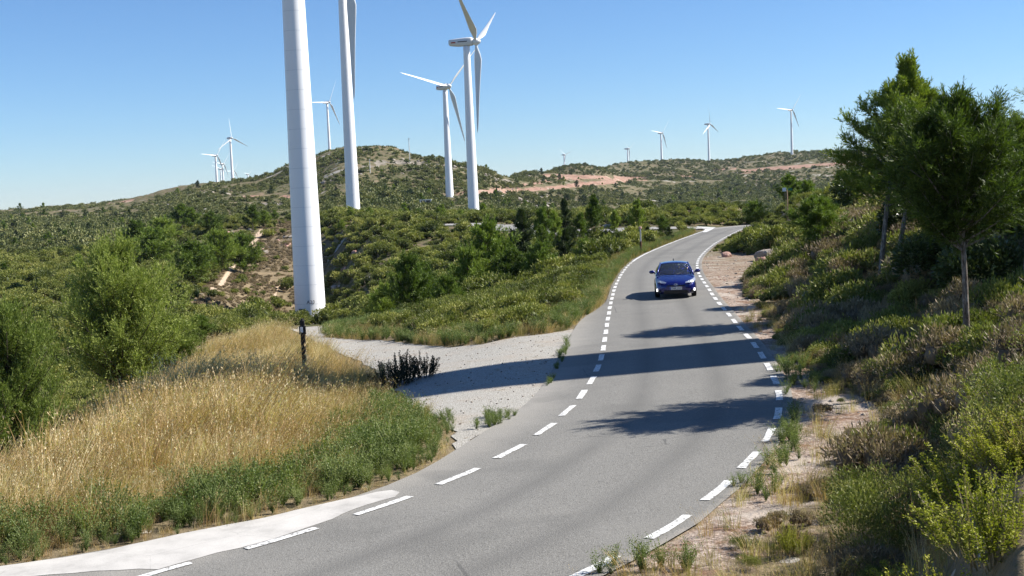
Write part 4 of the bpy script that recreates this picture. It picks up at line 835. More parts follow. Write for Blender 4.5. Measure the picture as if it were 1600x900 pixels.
# ------------------------------------------------------------ rocks
def rock_mesh(seed, sx, sy, sz, m):
    r = np.random.default_rng(seed); bm = bmesh.new(); bmesh.ops.create_icosphere(bm, subdivisions=3, radius=1); ax = unit(r.normal(size=(9, 3))); cut = r.uniform(.55, .9, 9)
    for v in bm.verts:
        p = np.array(v.co)
        for a_, c_ in zip(ax, cut):
            e_ = p@a_
            if e_ > c_: p = p-a_*(e_-c_)*.92
        p = p*(1+.04*math.sin(p[0]*9+seed)*math.cos(p[1]*7)); v.co = Vector(p*np.array([sx, sy, sz]))
    me = bpy.data.meshes.new('rock'); bm.to_mesh(me); bm.free(); me.materials.append(m); return me
mr, ntr, br = mat('limestone', .92, .1); g = N(ntr); rc = g.ramp(g.noise(2.2, 7, .7), [(.3, (.17,.14,.11)), (.48, (.32,.28,.235)), (.7, (.47,.43,.38))]); g.l(rc, br.inputs['Base Color']); g.bump(g.noise(5, 8, .7), br, .9, .1)
mr2, ntr2, br2 = mat('red_sandstone', .92, .1); g = N(ntr2); rc = g.ramp(g.noise(2.2, 7, .7), [(.3, (.20,.10,.08)), (.5, (.36,.22,.18)), (.7, (.48,.36,.31))]); g.l(rc, br2.inputs['Base Color']); g.bump(g.noise(5, 8, .7), br2, .9, .1)
for i, (px, py, D, sx, sy, sz, m, lb) in enumerate([(1203,408,74,1.0,.9,.62,mr,'grey boulder jutting from the bank at the end of the lay-by'), (1190,412,72.5,.35,.4,.35,mr2,'dark reddish rock at the left foot of the grey boulder'), (310,548,52,.75,.6,.42,mr2,'pinkish rock in pale grass left of the marker post'), (296,556,50.5,.45,.4,.25,mr2,'small flat pink rock beside the larger pink one'),
    (1135,398,80,.5,.4,.3,mr2,'low reddish stone where the lay-by meets the bank tip'),(1278,402,74,.6,.5,.35,mr,'pale stone half buried up the bank behind the boulder')]):
    b = at_foot(px, py, D); o = link('boulder', rock_mesh(i+3, sx, sy, sz, m)); o.location = (b[0], b[1], b[2]+sz*.25); o.rotation_euler = (0, 0, i); tag(o, lb, 'rock')
def px_(x, y, z): return project(np.c_[x, y, z])[0]
ST = [rock_mesh(40+i, 1, .8, .55, mr) for i in range(3)]+[rock_mesh(44, 1, .8, .5, mr2)]
x, y = wedge(9000, 60, 420, 1.0); z = z_ground(x, y); k = (near_d(x, y) > .5) & visible(x, y, z, .5) & (vnoise(x, y, 40, 31)+.4*vnoise(x, y, 9, 32) > .35) & ~((px_(x, y, z) > 1000) & (y < 210)) & ~((px_(x, y, z) < 570) & (y < 200)); scatter('slope_stones', np.c_[x, y, z][k], rng.uniform(0, 6.28, k.sum()), (rng.gamma(2, .22, k.sum())*np.clip(.5+np.hypot(x, y)[k]/300, .6, 1.6)).clip(.08, 1.1), rng.integers(0, 4, k.sum()), rng.uniform(0, 1, k.sum()), ST)
x, y = wedge(40000, 450, 1900, 1.3); z = z_ground(x, y); px, py, _ = project(np.c_[x, y, z]); dk = np.full(len(x), 99.)
for pts in ([(560,262),(600,252),(650,254),(700,262),(760,276),(800,285)], [(500,285),(540,275),(590,262)], [(500,300),(560,298)], [(625,268),(680,268)], [(60,368),(150,350),(190,345)], [(380,322),(440,318)], [(1050,312),(1100,308),(1160,304)], [(820,330),(860,322)], [(780,310),(830,314)], [(1180,290),(1330,270)], [(0,342),(60,344)]): dk = np.minimum(dk, dist_poly(px, py, np.array(pts, float)))
k = visible(x, y, z, 1) & ((dk < 4) & (rng.uniform(0, 1, len(x)) < .3) | (rng.uniform(0, 1, len(x)) < .035)); scatter('hill_outcrop_stones', np.c_[x, y, z][k], rng.uniform(0, 6.28, k.sum()), rng.gamma(2, .5, k.sum()).clip(.5, 2.6), rng.integers(0, 3, k.sum()), rng.uniform(0, 1, k.sum()), ST[:3])
x = rng.uniform(0, 26, 5000); y = rng.uniform(11, 90, 5000); s_ = sdf(x, y, LAY); k = (s_ < .6) & (near_d(x, y) > .15); z = z_ground(x, y); scatter('verge_stones', np.c_[x, y, z][k], rng.uniform(0, 6.28, k.sum()), rng.gamma(2, .02, k.sum()).clip(.015, .14), rng.integers(0, 4, k.sum()), rng.uniform(0, 1, k.sum()), ST)
x = rng.uniform(-14, 4, 5000); y = rng.uniform(18, 60, 5000); k = (sdf(x, y, GRAV) < .15) & (sdf(x, y, PAVED) > -.35); z = z_ground(x, y)+.03; scatter('loose_gravel_stones', np.c_[x, y, z][k], rng.uniform(0, 6.28, k.sum()), rng.gamma(2, .008, k.sum()).clip(.006, .035), rng.integers(0, 3, k.sum()), rng.uniform(0, 1, k.sum()), ST[:3])
# ------------------------------------------------------------ trees and large bushes that can be told apart
PMC = {}
def plant(name, lib, loc, rz, s, label, cat, group=None, sz=None):
    """lib: list of (part name, mesh); copies share the meshes"""
    t = empty(name, loc, rz, label=label, cat=cat, group=group); t.scale = (s, s, sz or s)
    for nm, me in lib: link(nm, me, t)
    return t
def tree_lib(*a, **k):
    c, t, l = pine(*a, **k); return [('crown', c), ('trunk', t), ('limbs', l)]
def top_scale(px_top, py_top, D, b, H): return (float(at_depth(px_top, py_top, D)[2])-b[2])/H
# right hand group of pines
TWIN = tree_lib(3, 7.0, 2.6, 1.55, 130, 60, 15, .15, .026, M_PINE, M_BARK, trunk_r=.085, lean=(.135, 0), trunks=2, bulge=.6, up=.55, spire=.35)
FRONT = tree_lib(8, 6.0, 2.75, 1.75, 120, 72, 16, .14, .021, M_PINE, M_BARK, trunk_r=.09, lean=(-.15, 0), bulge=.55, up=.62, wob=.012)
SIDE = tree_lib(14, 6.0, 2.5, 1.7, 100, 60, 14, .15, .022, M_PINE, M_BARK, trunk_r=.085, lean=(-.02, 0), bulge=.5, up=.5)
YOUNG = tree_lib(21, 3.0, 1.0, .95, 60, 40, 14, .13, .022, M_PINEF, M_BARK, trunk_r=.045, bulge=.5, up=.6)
def big(lib, H, bx, by, D, tx, ty, rz, label, name='pine_tree', wide=1.0, group=None, cat='pine tree', hs=1.0):
    b = at_foot(bx, by, D); s = top_scale(tx, ty, D, b, H)*hs; t = plant(name, lib, b, rz, s*wide, label, cat, group, s); return t
big(TWIN, 7.0, 1372, 415, 41, 1415, 85, 0, 'tall dark pine with two slim pale trunks at back of the right group', wide=1.08, hs=.94)
big(FRONT, 6.0, 1512, 556, 26.3, 1478, 138, 1.0, 'bright bushy pine with one straight trunk, front of the right group', wide=1.04, hs=.88)
big(SIDE, 6.0, 1602, 480, 29.8, 1572, 186, 2.0, 'pine at the right frame edge, trunk curving to the ground', wide=1.15, hs=.93)
big(SIDE, 6.0, 1700, 470, 33, 1690, 150, 4.0, 'pine just past the right frame edge behind the curved trunk', wide=1.1)
big(SIDE, 6.0, 1548, 470, 35, 1535, 205, 3.3, 'slim pine between the front pine and the curved trunk pine', wide=.85)
big(SIDE, 6.0, 1452, 380, 47.5, 1450, 165, 5.0, 'pine behind the twin trunks, crown hidden in the others', wide=1.05)
for i_, (px, D, yt, lb) in enumerate([(1725,42,110,'pine in the shade grove beyond the frame, behind the twin pine'),(1745,38,70,'pine in the shade grove beyond the frame, middle of its row'),(1740,49,170,'pine in the shade grove beyond the frame, farthest one'),(1780,34,30,'pine in the shade grove beyond the frame, beside the curved trunk'),(1820,45,100,'pine in the shade grove beyond the frame, highest on the bank')]): big([FRONT, SIDE, TWIN][i_ % 3], [6.0, 6.0, 7.0][i_ % 3], px, 450, D, px, yt, i_*1.3, lb, wide=1.1)
big(TWIN, 7.0, 1800, 470, 36.5, 1800, 60, 3.0, 'tall pine outside the frame whose shade falls on the bank')
big(FRONT, 6.0, 1720, 430, 41, 1720, 120, 2.0, 'bushy pine outside the frame behind the right group')
big(FRONT, 6.0, 1900, 500, 30.5, 1900, 80, 4.0, 'bushy pine outside the frame nearest the camera')
big(YOUNG, 3.0, 1278, 398, 57, 1262, 318, 0, 'small round bright green pine alone on the bank', wide=1.25)
# evergreen understory below the pines
EV = [shrub(200+i, 5200, .062, .034, 1.0, h, 12, mat_=M_EVER, up=.1, core=False) for i, h in enumerate([.95, .8])]
for i, (px, py, D, wdt, h, lb) in enumerate([(1462,480,35,2.3,2.0,'glossy dark evergreen bush between the twin and straight trunks'),(1530,470,32,2.4,2.2,'glossy evergreen bush right of the straight pine trunk'),(1590,440,36,3.2,2.9,'tall dark evergreen thicket behind the rightmost trunk'),(1425,420,46,2.6,2.2,'dark evergreen bush right behind the twin trunks'),
        (1340,330,70,3.0,2.4,'round dark bush on the bank crest left of the twin pine'),(1480,380,48,4.5,3.2,'wide dark thicket filling the gap under the pine crowns')]):
    b = at_foot(px, py, D); t = empty('evergreen_bush', b, i*1.3, label=lb, cat='bush'); t.scale = (wdt, wdt, h/.9); link('foliage', EV[i % 2], t)
# left foreground pines
LP = tree_lib(33, 5.0, .5, 2.2, 230, 44, 15, .115, .022, M_PINEL, M_BARKD, trunk_r=.11, bulge=.7, up=.5, spire=.25, asym=(.1, 0))
LP2 = tree_lib(37, 4.6, .3, 1.9, 190, 46, 16, .10, .018, M_PINEL, M_BARKD, trunk_r=.10, bulge=.6, up=.6, spire=.1)
big(LP, 5.0, 195, 652, 44, 172, 392, .5, 'large bushy pine behind the dry grass, biggest tree on the left', wide=.82, hs=.95)
big(LP2, 4.6, 20, 730, 27.5, 26, 510, 1.5, 'bright green pine cut by the left frame edge', wide=.76)
big(LP, 5.0, 275, 600, 47, 272, 505, 2.2, 'low pine mound at the right foot of the large left pine', wide=1.1)
big(YOUNG, 3.0, 313, 543, 57, 312, 498, .7, 'little round bright bushy pine right of the large left pine', wide=1.3)
# mid distance pines: four shapes reused
MP = [tree_lib(41, 6, 1.9, 1.6, 60, 30, 8, .34, .065, M_PINEF, M_BARKD, trunk_r=.10, bulge=.55, up=.4, spire=.3),
      tree_lib(42, 6, 1.5, 1.7, 60, 28, 8, .34, .070, M_PINEF, M_BARKD, trunk_r=.09, bulge=.5, up=.5, spire=.1, lean=(.03, 0)),
      tree_lib(43, 6, .6, 1.4, 64, 28, 8, .34, .070, M_DARKJ, M_BARKD, trunk_r=.09, bulge=.7, up=.6, spire=.5),
      tree_lib(44, 6, .3, 2.9, 85, 30, 8, .36, .075, M_PINEF, M_BARKD, trunk_r=.10, bulge=.45, up=.4)]
G1 = 'trees between the road and the side road'
for i, (px, yb, yt, D, v, wd, lb) in enumerate([
    (818,400,318,120,2,1.0,'dark juniper left of the tree row, in front of the side road'),(850,392,318,128,0,.8,'slim leaning pine second in the row by the side road'),(869,385,325,135,1,.8,'crooked little pine in the row before the side road'),
    (885,375,303,138,2,.75,'tallest dark pine of the row before the side road'),(906,366,330,140,1,1.0,'short pale green pine right of the tallest dark one'),(930,371,298,136,0,.7,'upright pine with clear trunk in the middle of the row'),
    (915,372,340,143,2,1.0,'low dark pine tucked behind the upright one'),(960,368,327,134,1,.9,'small round pine on a thin trunk right of the upright pine'),(996,368,308,122,1,.8,'bright green rounded pine above the roadside pole'),
    (1012,385,352,112,2,1.6,'dark juniper bush right of the roadside pole'),(1036,372,335,125,3,.7,'light green bush right of the bright rounded pine'),(1046,382,352,110,2,1.5,'dark bush leaning over the road edge near the junction'),
    (971,396,372,105,3,.8,'dark green bush below the thin trunked round pine'),(941,400,380,102,3,.9,'low dark bush among grass left of the car road'),(915,412,378,98,3,.9,'mid green bush on the slope below the tree row'),
    (885,402,362,112,2,1.2,'conical dark bush under the crooked pine'),(845,425,385,95,3,1.0,'grey green rounded bush beside the wide bushy pine'),(765,440,357,100,3,.85,'wide bushy bright pine in the middle of the valley slope'),
    (735,448,395,96,3,.9,'lower left lobe bush of the wide bushy pine'),(800,440,395,96,3,1.0,'olive bush at the right foot of the wide bushy pine'),(640,490,410,74,3,.85,'bright green many stemmed bush behind the island grass'),
    (668,480,425,78,3,.9,'darker bush just right of the bright many stemmed one'),(702,490,436,72,3,.9,'leafy bush between the bright bush and wide pine'),(600,482,450,82,3,.9,'low dark bush left of the bright many stemmed one'),
    (570,450,415,190,3,.9,'dark rounded bush on the slope right of the nearest tower'),(548,355,325,300,0,1.0,'small pine below the second tower from left'),
    (578,362,326,290,1,1.0,'taller pine right of the small one below the second tower'),(535,372,345,280,3,.9,'bright low bush left below the second tower'),(620,365,342,240,3,.9,'low bush at the left end of the side road'),
    (655,350,328,300,3,1.0,'wide green bush beyond the side road, left of the pair of towers'),(690,350,322,300,1,1.3,'green tree at the foot of the mid-size turbine'),(720,352,330,290,3,1.0,'bright green bush between the two tower feet'),(765,352,332,270,3,1.0,'green bush right of the large turbine foot'),
    (795,350,335,260,3,1.0,'low green bush beyond the side road bend'),(835,349,330,240,1,1.2,'small pine beyond the side road, left of the row'),(1238,322,280,150,1,1.4,'broad loose tree behind the trail signpost'),(1262,326,288,140,1,1.2,'loose green tree right of the trail signpost'),
    (1140,352,335,160,3,1.2,'low bush on the rise beyond the road end'),(1090,350,325,165,3,1.5,'olive bush mound beyond the junction patch'),(1060,350,330,168,3,1.4,'dark olive bush left along the rise beyond the junction'),(1180,345,318,150,3,1.3,'yellow green bush where the road goes out of sight'),
    (285,355,322,360,0,1.5,'dark pine clump highest on the left valley ridge'),(300,356,328,350,1,1.4,'green pine right of the dark ridge clump'),(330,358,335,330,3,1.2,'wide green bush on the left valley ridge'),(255,366,345,330,3,1.4,'broad pale green pine lower on the left valley ridge'),
    (395,352,325,330,1,1.3,'pine beside the top of the earth track'),(412,350,332,340,3,1.2,'bush above the brown heath slope'),(430,348,330,350,1,1.2,'small pine left behind the nearest tower'),(345,395,366,240,3,1.1,'green bush in the rocky part of the left slope'),
    (240,395,362,260,3,1.3,'green bush above the large left pine'),(300,420,385,200,3,1.1,'rounded bush halfway down the left slope'),(215,385,350,290,1,1.4,'pine standing above the large left pine'),(380,395,372,250,3,1.1,'bush at the edge of the earth track'),
    (1330,300,268,100,3,1.1,'bush on the crest left below the twin pine crown')]):
    b = at_foot(px, yb, D); H = 6; s = top_scale(px, yt, D, b, H); s = max(s*(.86 if i < 12 else 1), .12)
    nm, ct = ('pine_tree', 'pine tree') if v < 2 else (('juniper', 'juniper') if v == 2 else ('bushy_tree', 'bush'))
    plant(nm, MP[v], b, i*1.7, s*wd, lb, ct, G1 if i < 12 else None, s)
# far woods and single trees along ridge lines: small, each a tree of its own
TINY = [tree_lib(61, 6, .5, 1.9, 22, 9, 4, .8, .3, M_PINEF, M_BARKD, trunk_r=.16, bulge=.5)[:2], tree_lib(62, 6, .3, 2.2, 22, 9, 4, .8, .3, M_DARKJ, M_BARKD, trunk_r=.16, bulge=.5)[:2]]
GF = 'small pines scattered over the far slopes'
x, y = wedge(3000, 230, 1500, 1.2); z = z_ground(x, y); px, py, _ = project(np.c_[x, y, z]); R = np.hypot(x, y)
wood = np.zeros(len(x), bool)
for poly in ([(560,300),(640,295),(690,305),(700,335),(540,335)], [(0,345),(260,340),(300,390),(0,400)], [(990,290),(1330,280),(1330,330),(1050,335)], [(840,262),(960,276),(1160,276),(1160,300),(960,300)], [(760,305),(1000,300),(1000,340),(760,340)]): wood |= inside(px, py, np.array(poly, float))
k = np.where(visible(x, y, z, 2) & (near_d(x, y) > 4) & (px > 0) & (px < 1600) & (wood | (rng.uniform(0, 1, len(x)) < .12)))[0][:240]
for q in k:
    s = rng.uniform(.35, .8)*np.clip(.7+R[q]/1500, .8, 1.5); plant('far_pine', TINY[int(rng.integers(0, 2))], (float(x[q]), float(y[q]), float(z[q])), rng.uniform(0, 6), float(s*1.1), 'small pine among the scrub of the far slopes', 'pine tree', GF, float(s))
# rosemary bushes at the shaded edge of the pull-out
RO = [sprig_bush(300+i, 46, 1.0, .95, .055, .022, M_ROSE, per=70, lean=.35) for i in range(3)]
for i, (px, py, D, w_, h_, lb) in enumerate([(612,600,34,1.35,.85,'dark spiky bush in the shadow, left one of the trio on the gravel edge'),(634,600,34.6,1.3,.95,'dark spiky bush with tallest upright sprigs at the gravel edge'),(664,598,35,1.0,.85,'dark spiky bush alone at the right on the gravel')]):
    b = at_foot(px, py, D); t = empty('rosemary_bush', b, i*2.1, label=lb, cat='bush'); t.scale = (w_, w_, h_); link('sprigs', RO[i], t)
# yellow-green sprigged bushes nearest the camera
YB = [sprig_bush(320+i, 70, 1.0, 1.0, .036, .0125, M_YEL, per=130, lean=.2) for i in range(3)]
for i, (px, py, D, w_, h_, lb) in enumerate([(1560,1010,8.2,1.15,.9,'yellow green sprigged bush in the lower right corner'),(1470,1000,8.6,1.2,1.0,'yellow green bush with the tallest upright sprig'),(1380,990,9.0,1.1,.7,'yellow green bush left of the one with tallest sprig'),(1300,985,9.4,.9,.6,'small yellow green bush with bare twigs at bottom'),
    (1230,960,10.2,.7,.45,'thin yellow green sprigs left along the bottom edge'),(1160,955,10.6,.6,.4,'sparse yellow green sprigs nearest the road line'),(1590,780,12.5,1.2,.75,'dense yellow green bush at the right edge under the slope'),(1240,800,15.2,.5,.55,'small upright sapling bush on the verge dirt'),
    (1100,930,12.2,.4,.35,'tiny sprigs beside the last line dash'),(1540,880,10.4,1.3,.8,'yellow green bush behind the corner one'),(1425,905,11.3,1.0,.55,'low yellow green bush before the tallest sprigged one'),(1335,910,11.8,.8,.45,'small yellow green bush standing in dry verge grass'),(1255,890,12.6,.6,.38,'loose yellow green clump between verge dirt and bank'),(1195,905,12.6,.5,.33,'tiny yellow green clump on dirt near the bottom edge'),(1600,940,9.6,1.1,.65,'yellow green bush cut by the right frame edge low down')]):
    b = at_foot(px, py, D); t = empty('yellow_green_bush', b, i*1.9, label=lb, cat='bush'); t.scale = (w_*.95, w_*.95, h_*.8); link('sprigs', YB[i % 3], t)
GT = [grass_tuft(340+i, 210, .75, .10, .009, M_PALEG, .1, (-.1, 0), .2) for i in range(2)]
for i, (px, py, D, s, lb) in enumerate([(1440,590,24,1.0,'tall yellowish grass tuft on the bank before the straight trunk'),(1500,560,26,.7,'pale grass tuft right beside the straight trunk foot'),(1425,610,22.5,.6,'reddish low tuft below the tall yellowish one'),(1340,660,20.5,.5,'green tuft at the upper border of the dirt')]):
    b = at_foot(px, py, D); t = empty('grass_tuft', b, i*1.9, label=lb, cat='grass tuft'); t.scale = (s*1.3, s*1.3, s); link('blades', GT[i % 2], t)
# ------------------------------------------------------------ the car
mc, ntc, bc = mat('blue_car_paint', .25, .5, .35, 1.0); bc.inputs['Base Color'].default_value = (.004,.007,.125,1); bc.inputs['Coat Roughness'].default_value = .04
M_CAR = mc; mg, ntg, bg = mat('car_glass', .03, .5); bg.inputs['Base Color'].default_value = (.45,.52,.50,1); bg.inputs['Transmission Weight'].default_value = .96; bg.inputs['IOR'].default_value = 1.45
M_BLK = plain('black_plastic', (.012,.012,.013), .45, .4); M_TYRE = plain('tyre_rubber', (.018,.018,.018), .85, .2); M_RIM = plain('alloy_rim', (.5,.5,.52), .3, .6, .8); M_CHR = plain('chrome', (.7,.7,.72), .15, .6, .9); M_LAMP = plain('lamp_reflector', (.55,.58,.62), .12, .8, .6)
M_INT = plain('car_interior', (.03,.03,.032), .8, .2); M_PLATE = plain('plate_white', (.78,.78,.76), .5, .4); M_EUB = plain('plate_blue', (.01,.05,.35), .5, .4)
def emi(name, col, s):
    m, nt, b = mat(name); b.inputs['Base Color'].default_value = (*col, 1); b.inputs['Emission Color'].default_value = (*col, 1); b.inputs['Emission Strength'].default_value = s; return m
M_DRL = emi('lit_lamp', (1,1,1), 2.0)
cb = at_foot(1063, 462, 52.6); car = empty('blue_hatchback', (cb[0], cb[1]+1.7, cb[2]+.042), R_(-6.5), label='glossy blue hatchback driving towards the camera on the narrow road', cat='car')
def grid_mesh(rows, m, name, parent, smooth=True, sub=1, flip=False):
    n = len(rows[0]); V = [p for r in rows for p in r]; Fc = [(i*n+k, i*n+k+1, (i+1)*n+k+1, (i+1)*n+k) for i in range(len(rows)-1) for k in range(n-1)]
    mb = MB().add(V, [f[::-1] if flip else f for f in Fc]); o = mb.obj(name, m, parent, smooth)
    if sub: q = o.modifiers.new('smooth', 'SUBSURF'); q.levels = sub; q.render_levels = sub
    return o
# stations from nose (-y) to tail: y, half width low, half width shoulder, z bottom, z shoulder, z top centre
ST_ = [(-2.27,.42,.44,.30,.50,.56),(-2.24,.62,.62,.22,.58,.66),(-2.12,.80,.76,.18,.66,.74),(-1.9,.87,.83,.17,.74,.81),(-1.55,.88,.86,.18,.83,.90),(-1.25,.88,.87,.19,.90,.97),(-.9,.88,.875,.19,.94,1.0),(0,.88,.88,.19,.97,1.0),(1.0,.88,.88,.2,1.0,1.02),(1.6,.87,.86,.22,1.03,1.07),(2.0,.84,.80,.26,1.06,1.12),(2.2,.78,.72,.32,1.05,1.10),(2.27,.66,.62,.4,.9,.98)]
rows = []
for y, wl, ws, zb, zs, zt in ST_:
    h = [(0,zb),(wl*.55,zb),(wl*.93,zb+.02),(wl,zb+.14),(wl*1.0,(zb+zs)/2),(ws*.995,zs-.07),(ws*.93,zs),(ws*.66,zs+(zt-zs)*.55),(ws*.33,zs+(zt-zs)*.92),(0,zt)]
    rows.append([(-x, y, z) for x, z in h[::-1]][:-1]+[(x, y, z) for x, z in h])
body = grid_mesh(rows, M_CAR, 'body', car); body.data.flip_normals()
nf = MB(); nf.add([p for p in rows[0]], [tuple(range(len(rows[0])))]); nf.obj('nose_panel', M_CAR, car); nf = MB(); nf.add([p for p in rows[-1]], [tuple(range(len(rows[0])))[::-1]]); nf.obj('tail_panel', M_CAR, car)
# roof, pillars, glass
def arc(y, w, z, crown, n=9, bow=0): return [(w*math.sin(a)/math.sin(1.0), y+bow*(1-math.cos(a))*2, z-crown*(1-math.cos(a))/(1-math.cos(1.0))) for a in np.linspace(-1, 1, n)]
roof = [arc(-.30,.585,1.41,.05,9,.05), arc(-.1,.60,1.455,.06), arc(.35,.61,1.475,.065), arc(.9,.60,1.45,.065), arc(1.4,.575,1.385,.06), arc(1.75,.55,1.30,.06)]
ro = grid_mesh(roof, M_CAR, 'roof', car); sd_ = ro.modifiers.new('t', 'SOLIDIFY'); sd_.thickness = .03
MB().tube([(.0,1.2,1.42),(.0,1.3,1.50),(0,1.42,1.52)], [.03,.02,.006], 6).obj('antenna', M_BLK, ro)
ws = [arc(-1.28,.76,.97,.04,9,.22), arc(-.95,.70,1.13,.04,9,.16), arc(-.62,.64,1.28,.045,9,.10), arc(-.30,.575,1.405,.05,9,.05)]
grid_mesh(ws, mg, 'windscreen', car); rg = [arc(1.75,.54,1.30,.06), arc(2.05,.62,1.10,.05,9,-.03)]; grid_mesh(rg, mg, 'rear_window', car, sub=0)
for sx in (-1, 1):
    g0 = [(sx*.79,-1.0,.99),(sx*.82,-.3,1.0),(sx*.82,.5,1.01),(sx*.81,1.2,1.04),(sx*.76,1.85,1.09)]; g1 = [(sx*.70,-.72,1.17),(sx*.605,-.12,1.37),(sx*.605,.45,1.41),(sx*.60,1.0,1.38),(sx*.58,1.6,1.26)]
    grid_mesh([g0, g1], mg, 'side_window', car, sub=0, flip=sx > 0)
    MB().tube([(sx*.80,-1.22,.94),(sx*.70,-.75,1.19),(sx*.605,-.28,1.385)], [.04,.035,.035], 8).obj('windscreen_pillar', M_CAR, car, True); MB().tube([(sx*.605,-.28,1.385),(sx*.62,.4,1.395),(sx*.60,1.1,1.35),(sx*.57,1.75,1.24),(sx*.72,2.05,1.05)], [.03]*5, 8).obj('roof_rail', M_CAR, car, True)
    mb = MB(); mb.tube([(sx*.80,.35,1.0),(sx*.60,.40,1.38)], .03, 6); mb.obj('door_pillar', M_BLK, car)
    mb = MB(); mb.tube([(sx*.84,-.78,1.0),(sx*.92,-.80,1.04)], [.03,.03], 6); ma = mb.obj('mirror', M_CAR, car)
    bm = bmesh.new(); bmesh.ops.create_uvsphere(bm, u_segments=12, v_segments=8, radius=1); me = bpy.data.meshes.new('mirror_shell'); bm.to_mesh(me); bm.free(); [setattr(f, 'use_smooth', True) for f in me.polygons]; mo = link('mirror_shell', me, ma, M_CAR); mo.location = (sx*1.0,-.80,1.07); mo.scale = (.125,.075,.078)
    # headlamp: swept-back reflector with bright element, fog lamp bar
    hl = grid_mesh([[(sx*.40,-2.20,.69),(sx*.56,-2.12,.745),(sx*.72,-1.98,.80),(sx*.84,-1.72,.86)],[(sx*.42,-2.235,.655),(sx*.62,-2.19,.66),(sx*.775,-2.08,.68),(sx*.865,-1.86,.76)]], M_LAMP, 'headlight', car, sub=0, flip=sx < 0); hl.location = (0,-.035,.012)
    bm = bmesh.new(); bmesh.ops.create_uvsphere(bm, u_segments=10, v_segments=8, radius=1); me = bpy.data.meshes.new('projector'); bm.to_mesh(me); bm.free(); lo = link('projector', me, hl, M_DRL if sx > 0 else M_CHR); lo.location = (sx*.70,-2.13,.715); lo.scale = (.055,.04,.035)
    mb = MB(); mb.tube([(sx*.79,-2.14,.32),(sx*.80,-2.14,.43)], [.036,.028], 8); mb.obj('daytime_lamp', M_DRL, car)
    grid_mesh([[(sx*.62,-2.26,.26),(sx*.82,-2.12,.25)],[(sx*.66,-2.26,.34),(sx*.84,-2.1,.48)]], M_BLK, 'lamp_recess', car, sub=0, flip=sx < 0)
    for yy in (-1.38, 1.32):
        wa = empty('wheel', (sx*.79, yy, .315)); wa.parent = car; V = []; n = 24; pr = [(-.10,.20),(-.105,.27),(-.09,.31),(-.05,.318),(.05,.318),(.09,.31),(.105,.27),(.10,.20)]
        mb = MB(); V = [(a_, b_*math.cos(q), b_*math.sin(q)) for q in np.linspace(0, 2*math.pi, n, endpoint=False) for a_, b_ in pr]; mb.add(V, [(i*8+k, ((i+1) % n)*8+k, ((i+1) % n)*8+k+1, i*8+k+1) for i in range(n) for k in range(7)]); mb.obj('tyre', M_TYRE, wa, True)
        mb = MB(); mb.tube([(sx*.07,0,0),(sx*.075,0,0)], [.06,.05], 12)
        for q in range(5): a_ = q*1.2566; mb.tube([(sx*.075,.03*math.cos(a_),.03*math.sin(a_)),(sx*.07,.2*math.cos(a_),.2*math.sin(a_))], [.028,.022], 6)
        mb.obj('rim', M_RIM, wa)
for nm, pts, m in (('lower_grille', [(-.55,-2.275,.22),(.55,-2.275,.22),(.50,-2.285,.36),(-.50,-2.285,.36)], M_BLK), ('upper_grille', [(-.40,-2.268,.535),(.40,-2.268,.535),(.36,-2.262,.575),(-.36,-2.262,.575)], M_BLK)):
    mb = MB(); mb.add([(x, y-.02, z) for x, y, z in pts]+[(x, y+.10, z) for x, y, z in pts], [(0,1,2,3),(0,4,5,1),(2,6,7,3)]); mb.obj(nm, m, car)
mb = MB(); mb.box((0,-2.315,.445), (.52,.02,.115)); pl = mb.obj('number_plate', M_PLATE, car); mb = MB(); mb.box((-.235,-2.328,.445), (.045,.008,.113)); mb.obj('blue_band', M_EUB, pl)
tm = text_mesh('7568 JXW', .105, M_INK, .002); tt = link('plate_number', tm, pl); tt.location = (.02,-2.33,.445); tt.rotation_euler = (math.pi/2, 0, 0)
mb = MB(); mb.tube([(.075*math.cos(a), -2.30, .60+.05*math.sin(a)) for a in np.linspace(0, 2*math.pi, 17)], .008, 5, False); mb.tube([(.03*math.cos(a), -2.302, .605+.035*math.sin(a)) for a in np.linspace(0, 2*math.pi, 13)], .007, 5, False); mb.obj('oval_badge', M_CHR, car)
for sg in (-1, 1): MB().tube([(sg*.05,-1.36,.985),(sg*.35-.1,-1.24,1.02),(sg*.5-.1,-1.18,1.045)], .010, 5).obj('wiper', M_BLK, car)
mb = MB(); mb.box((0,-.75,.88), (1.45,.5,.12)); mb.obj('dashboard', M_INT, car); mb = MB(); mb.box((0,.3,.5), (1.5,2.6,.06)); mb.obj('floor_pan', M_INT, car)
for sx in (-1, 1):
    mb = MB(); mb.box((sx*.36,.05,.72), (.48,.5,.16)); st_ = mb.obj('seat', M_INT, car); mb = MB(); mb.box((sx*.36,.36,1.0), (.46,.14,.6)); mb.obj('seat_back', M_INT, st_); mb = MB(); mb.box((sx*.36,.38,1.33), (.24,.1,.14)); mb.obj('headrest', M_INT, st_)
MB().tube([(.36+.17*math.cos(a), -.42+.05*math.sin(a), .99+.16*math.sin(a)) for a in np.linspace(0, 2*math.pi, 21)], .014, 6, False).obj('steering_wheel', M_BLK, car)
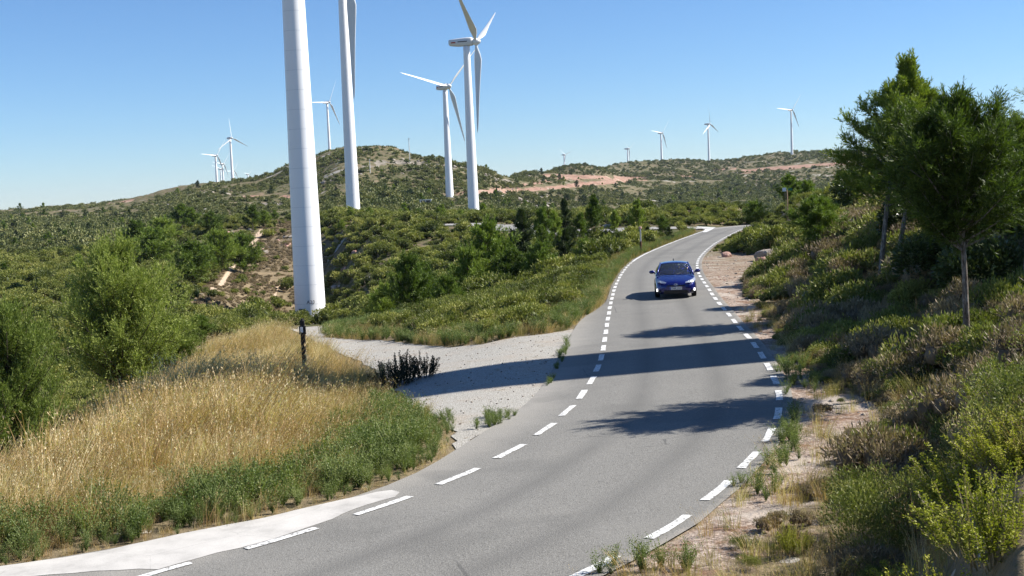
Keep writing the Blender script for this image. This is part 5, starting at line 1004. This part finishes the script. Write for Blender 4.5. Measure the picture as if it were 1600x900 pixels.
# driver: one skinned body
M_SKIN = plain('skin', (.50,.30,.21), .6, .3); M_SHIRT = plain('light_shirt', (.62,.62,.60), .8, .2); M_HAIR = plain('dark_hair', (.03,.02,.015), .7, .3)
dm, ntd, bd = mat('driver_skin_and_shirt', .75, .2); g = N(ntd); tc = g.node('ShaderNodeTexCoord'); sp_ = g.node('ShaderNodeSeparateXYZ'); g.l(tc.outputs['Object'], sp_.inputs[0])
g.l(g.mix(g.m('MAXIMUM', g.m('GREATER_THAN', sp_.outputs[2], 1.165), g.m('LESS_THAN', sp_.outputs[1], -.19)), (.62,.62,.60), (.50,.30,.21)), bd.inputs['Base Color'])
jv = []; je = []; jr = []
def J(p, r, par=None):
    jv.append(p); jr.append(r)
    if par is not None: je.append((par, len(jv)-1))
    return len(jv)-1
pe = J((.36,.12,.78), .15); ch = J((.36,.20,1.0), .15, pe); nk = J((.36,.19,1.14), .055, ch); hd0 = J((.36,.16,1.21), .075, nk); J((.36,.15,1.30), .085, hd0)
for sx in (-1, 1):
    kn = J((.36+sx*.12,-.25,.82), .07, pe); J((.36+sx*.12,-.45,.55), .05, kn)
    shd = J((.36+sx*.17,.19,1.08), .055, ch); el = J((.36+sx*.22,-.02,.93), .042, shd); wr = J((.36+sx*.17,-.30,1.02), .028, el); pa = J((.36+sx*.165,-.37,1.04), .026, wr)
    for f in range(4): a_ = J((.36+sx*(.15+.012*f),-.42,1.065-.016*f), .009, pa); J((.36+sx*(.14+.01*f),-.445,1.045-.016*f), .008, a_)
    J((.36+sx*.145,-.39,1.075), .010, pa)
me = bpy.data.meshes.new('person_body'); me.from_pydata(jv, je, []); me.update(); drv = link('person', me, None, dm); sk = drv.modifiers.new('skin', 'SKIN'); sk.use_smooth_shade = True
for i, v in enumerate(me.skin_vertices[0].data): v.radius = (jr[i], jr[i]*(.75 if i in (pe, ch) else 1)); v.use_root = (i == pe)
ss = drv.modifiers.new('sub', 'SUBSURF'); ss.levels = ss.render_levels = 1
drv.matrix_world = Matrix.Translation(car.location)@Matrix.Rotation(R_(-6.5), 4, 'Z'); tag(drv, 'person in a light shirt at the wheel of the blue car', 'person')
hb = MB(); hb.tube([(.36,.19,1.25),(.36,.18,1.33),(.36,.16,1.385)], [.085,.095,.05], 10); hb.obj('hair', M_HAIR, drv, True); hb = MB(); hb.tube([(.36,.07,1.27),(.36,.045,1.25)], [.012,.016], 6); hb.obj('nose', M_SKIN, drv); hb = MB(); hb.box((.36,.068,1.215), (.05,.012,.012)); hb.obj('mouth', plain('lips', (.35,.13,.11)), drv)
for sx in (-1, 1): hb = MB(); hb.box((.36+sx*.034,.068,1.295), (.022,.012,.012)); hb.obj('eye', M_INK, drv); hb = MB(); hb.tube([(.36+sx*.083,.15,1.25),(.36+sx*.095,.155,1.29)], .014, 6); hb.obj('ear', M_SKIN, drv)
# ------------------------------------------------------------ air
hm = bpy.data.materials.new('haze'); hm.use_nodes = True; hn = hm.node_tree; hn.nodes.clear(); ho_ = hn.nodes.new('ShaderNodeOutputMaterial'); pv = hn.nodes.new('ShaderNodeVolumePrincipled')
pv.inputs['Color'].default_value = (.80,.90,1.0,1); pv.inputs['Density'].default_value = .00003; pv.inputs['Anisotropy'].default_value = .2; hn.links.new(pv.outputs[0], ho_.inputs['Volume'])
hb_ = MB(); hb_.box((0,0,-20), (19000,19000,380)); ho = hb_.obj('haze', hm); ho['kind'] = 'stuff'
S.cycles.volume_bounces = 0; S.cycles.volume_step_rate = 10
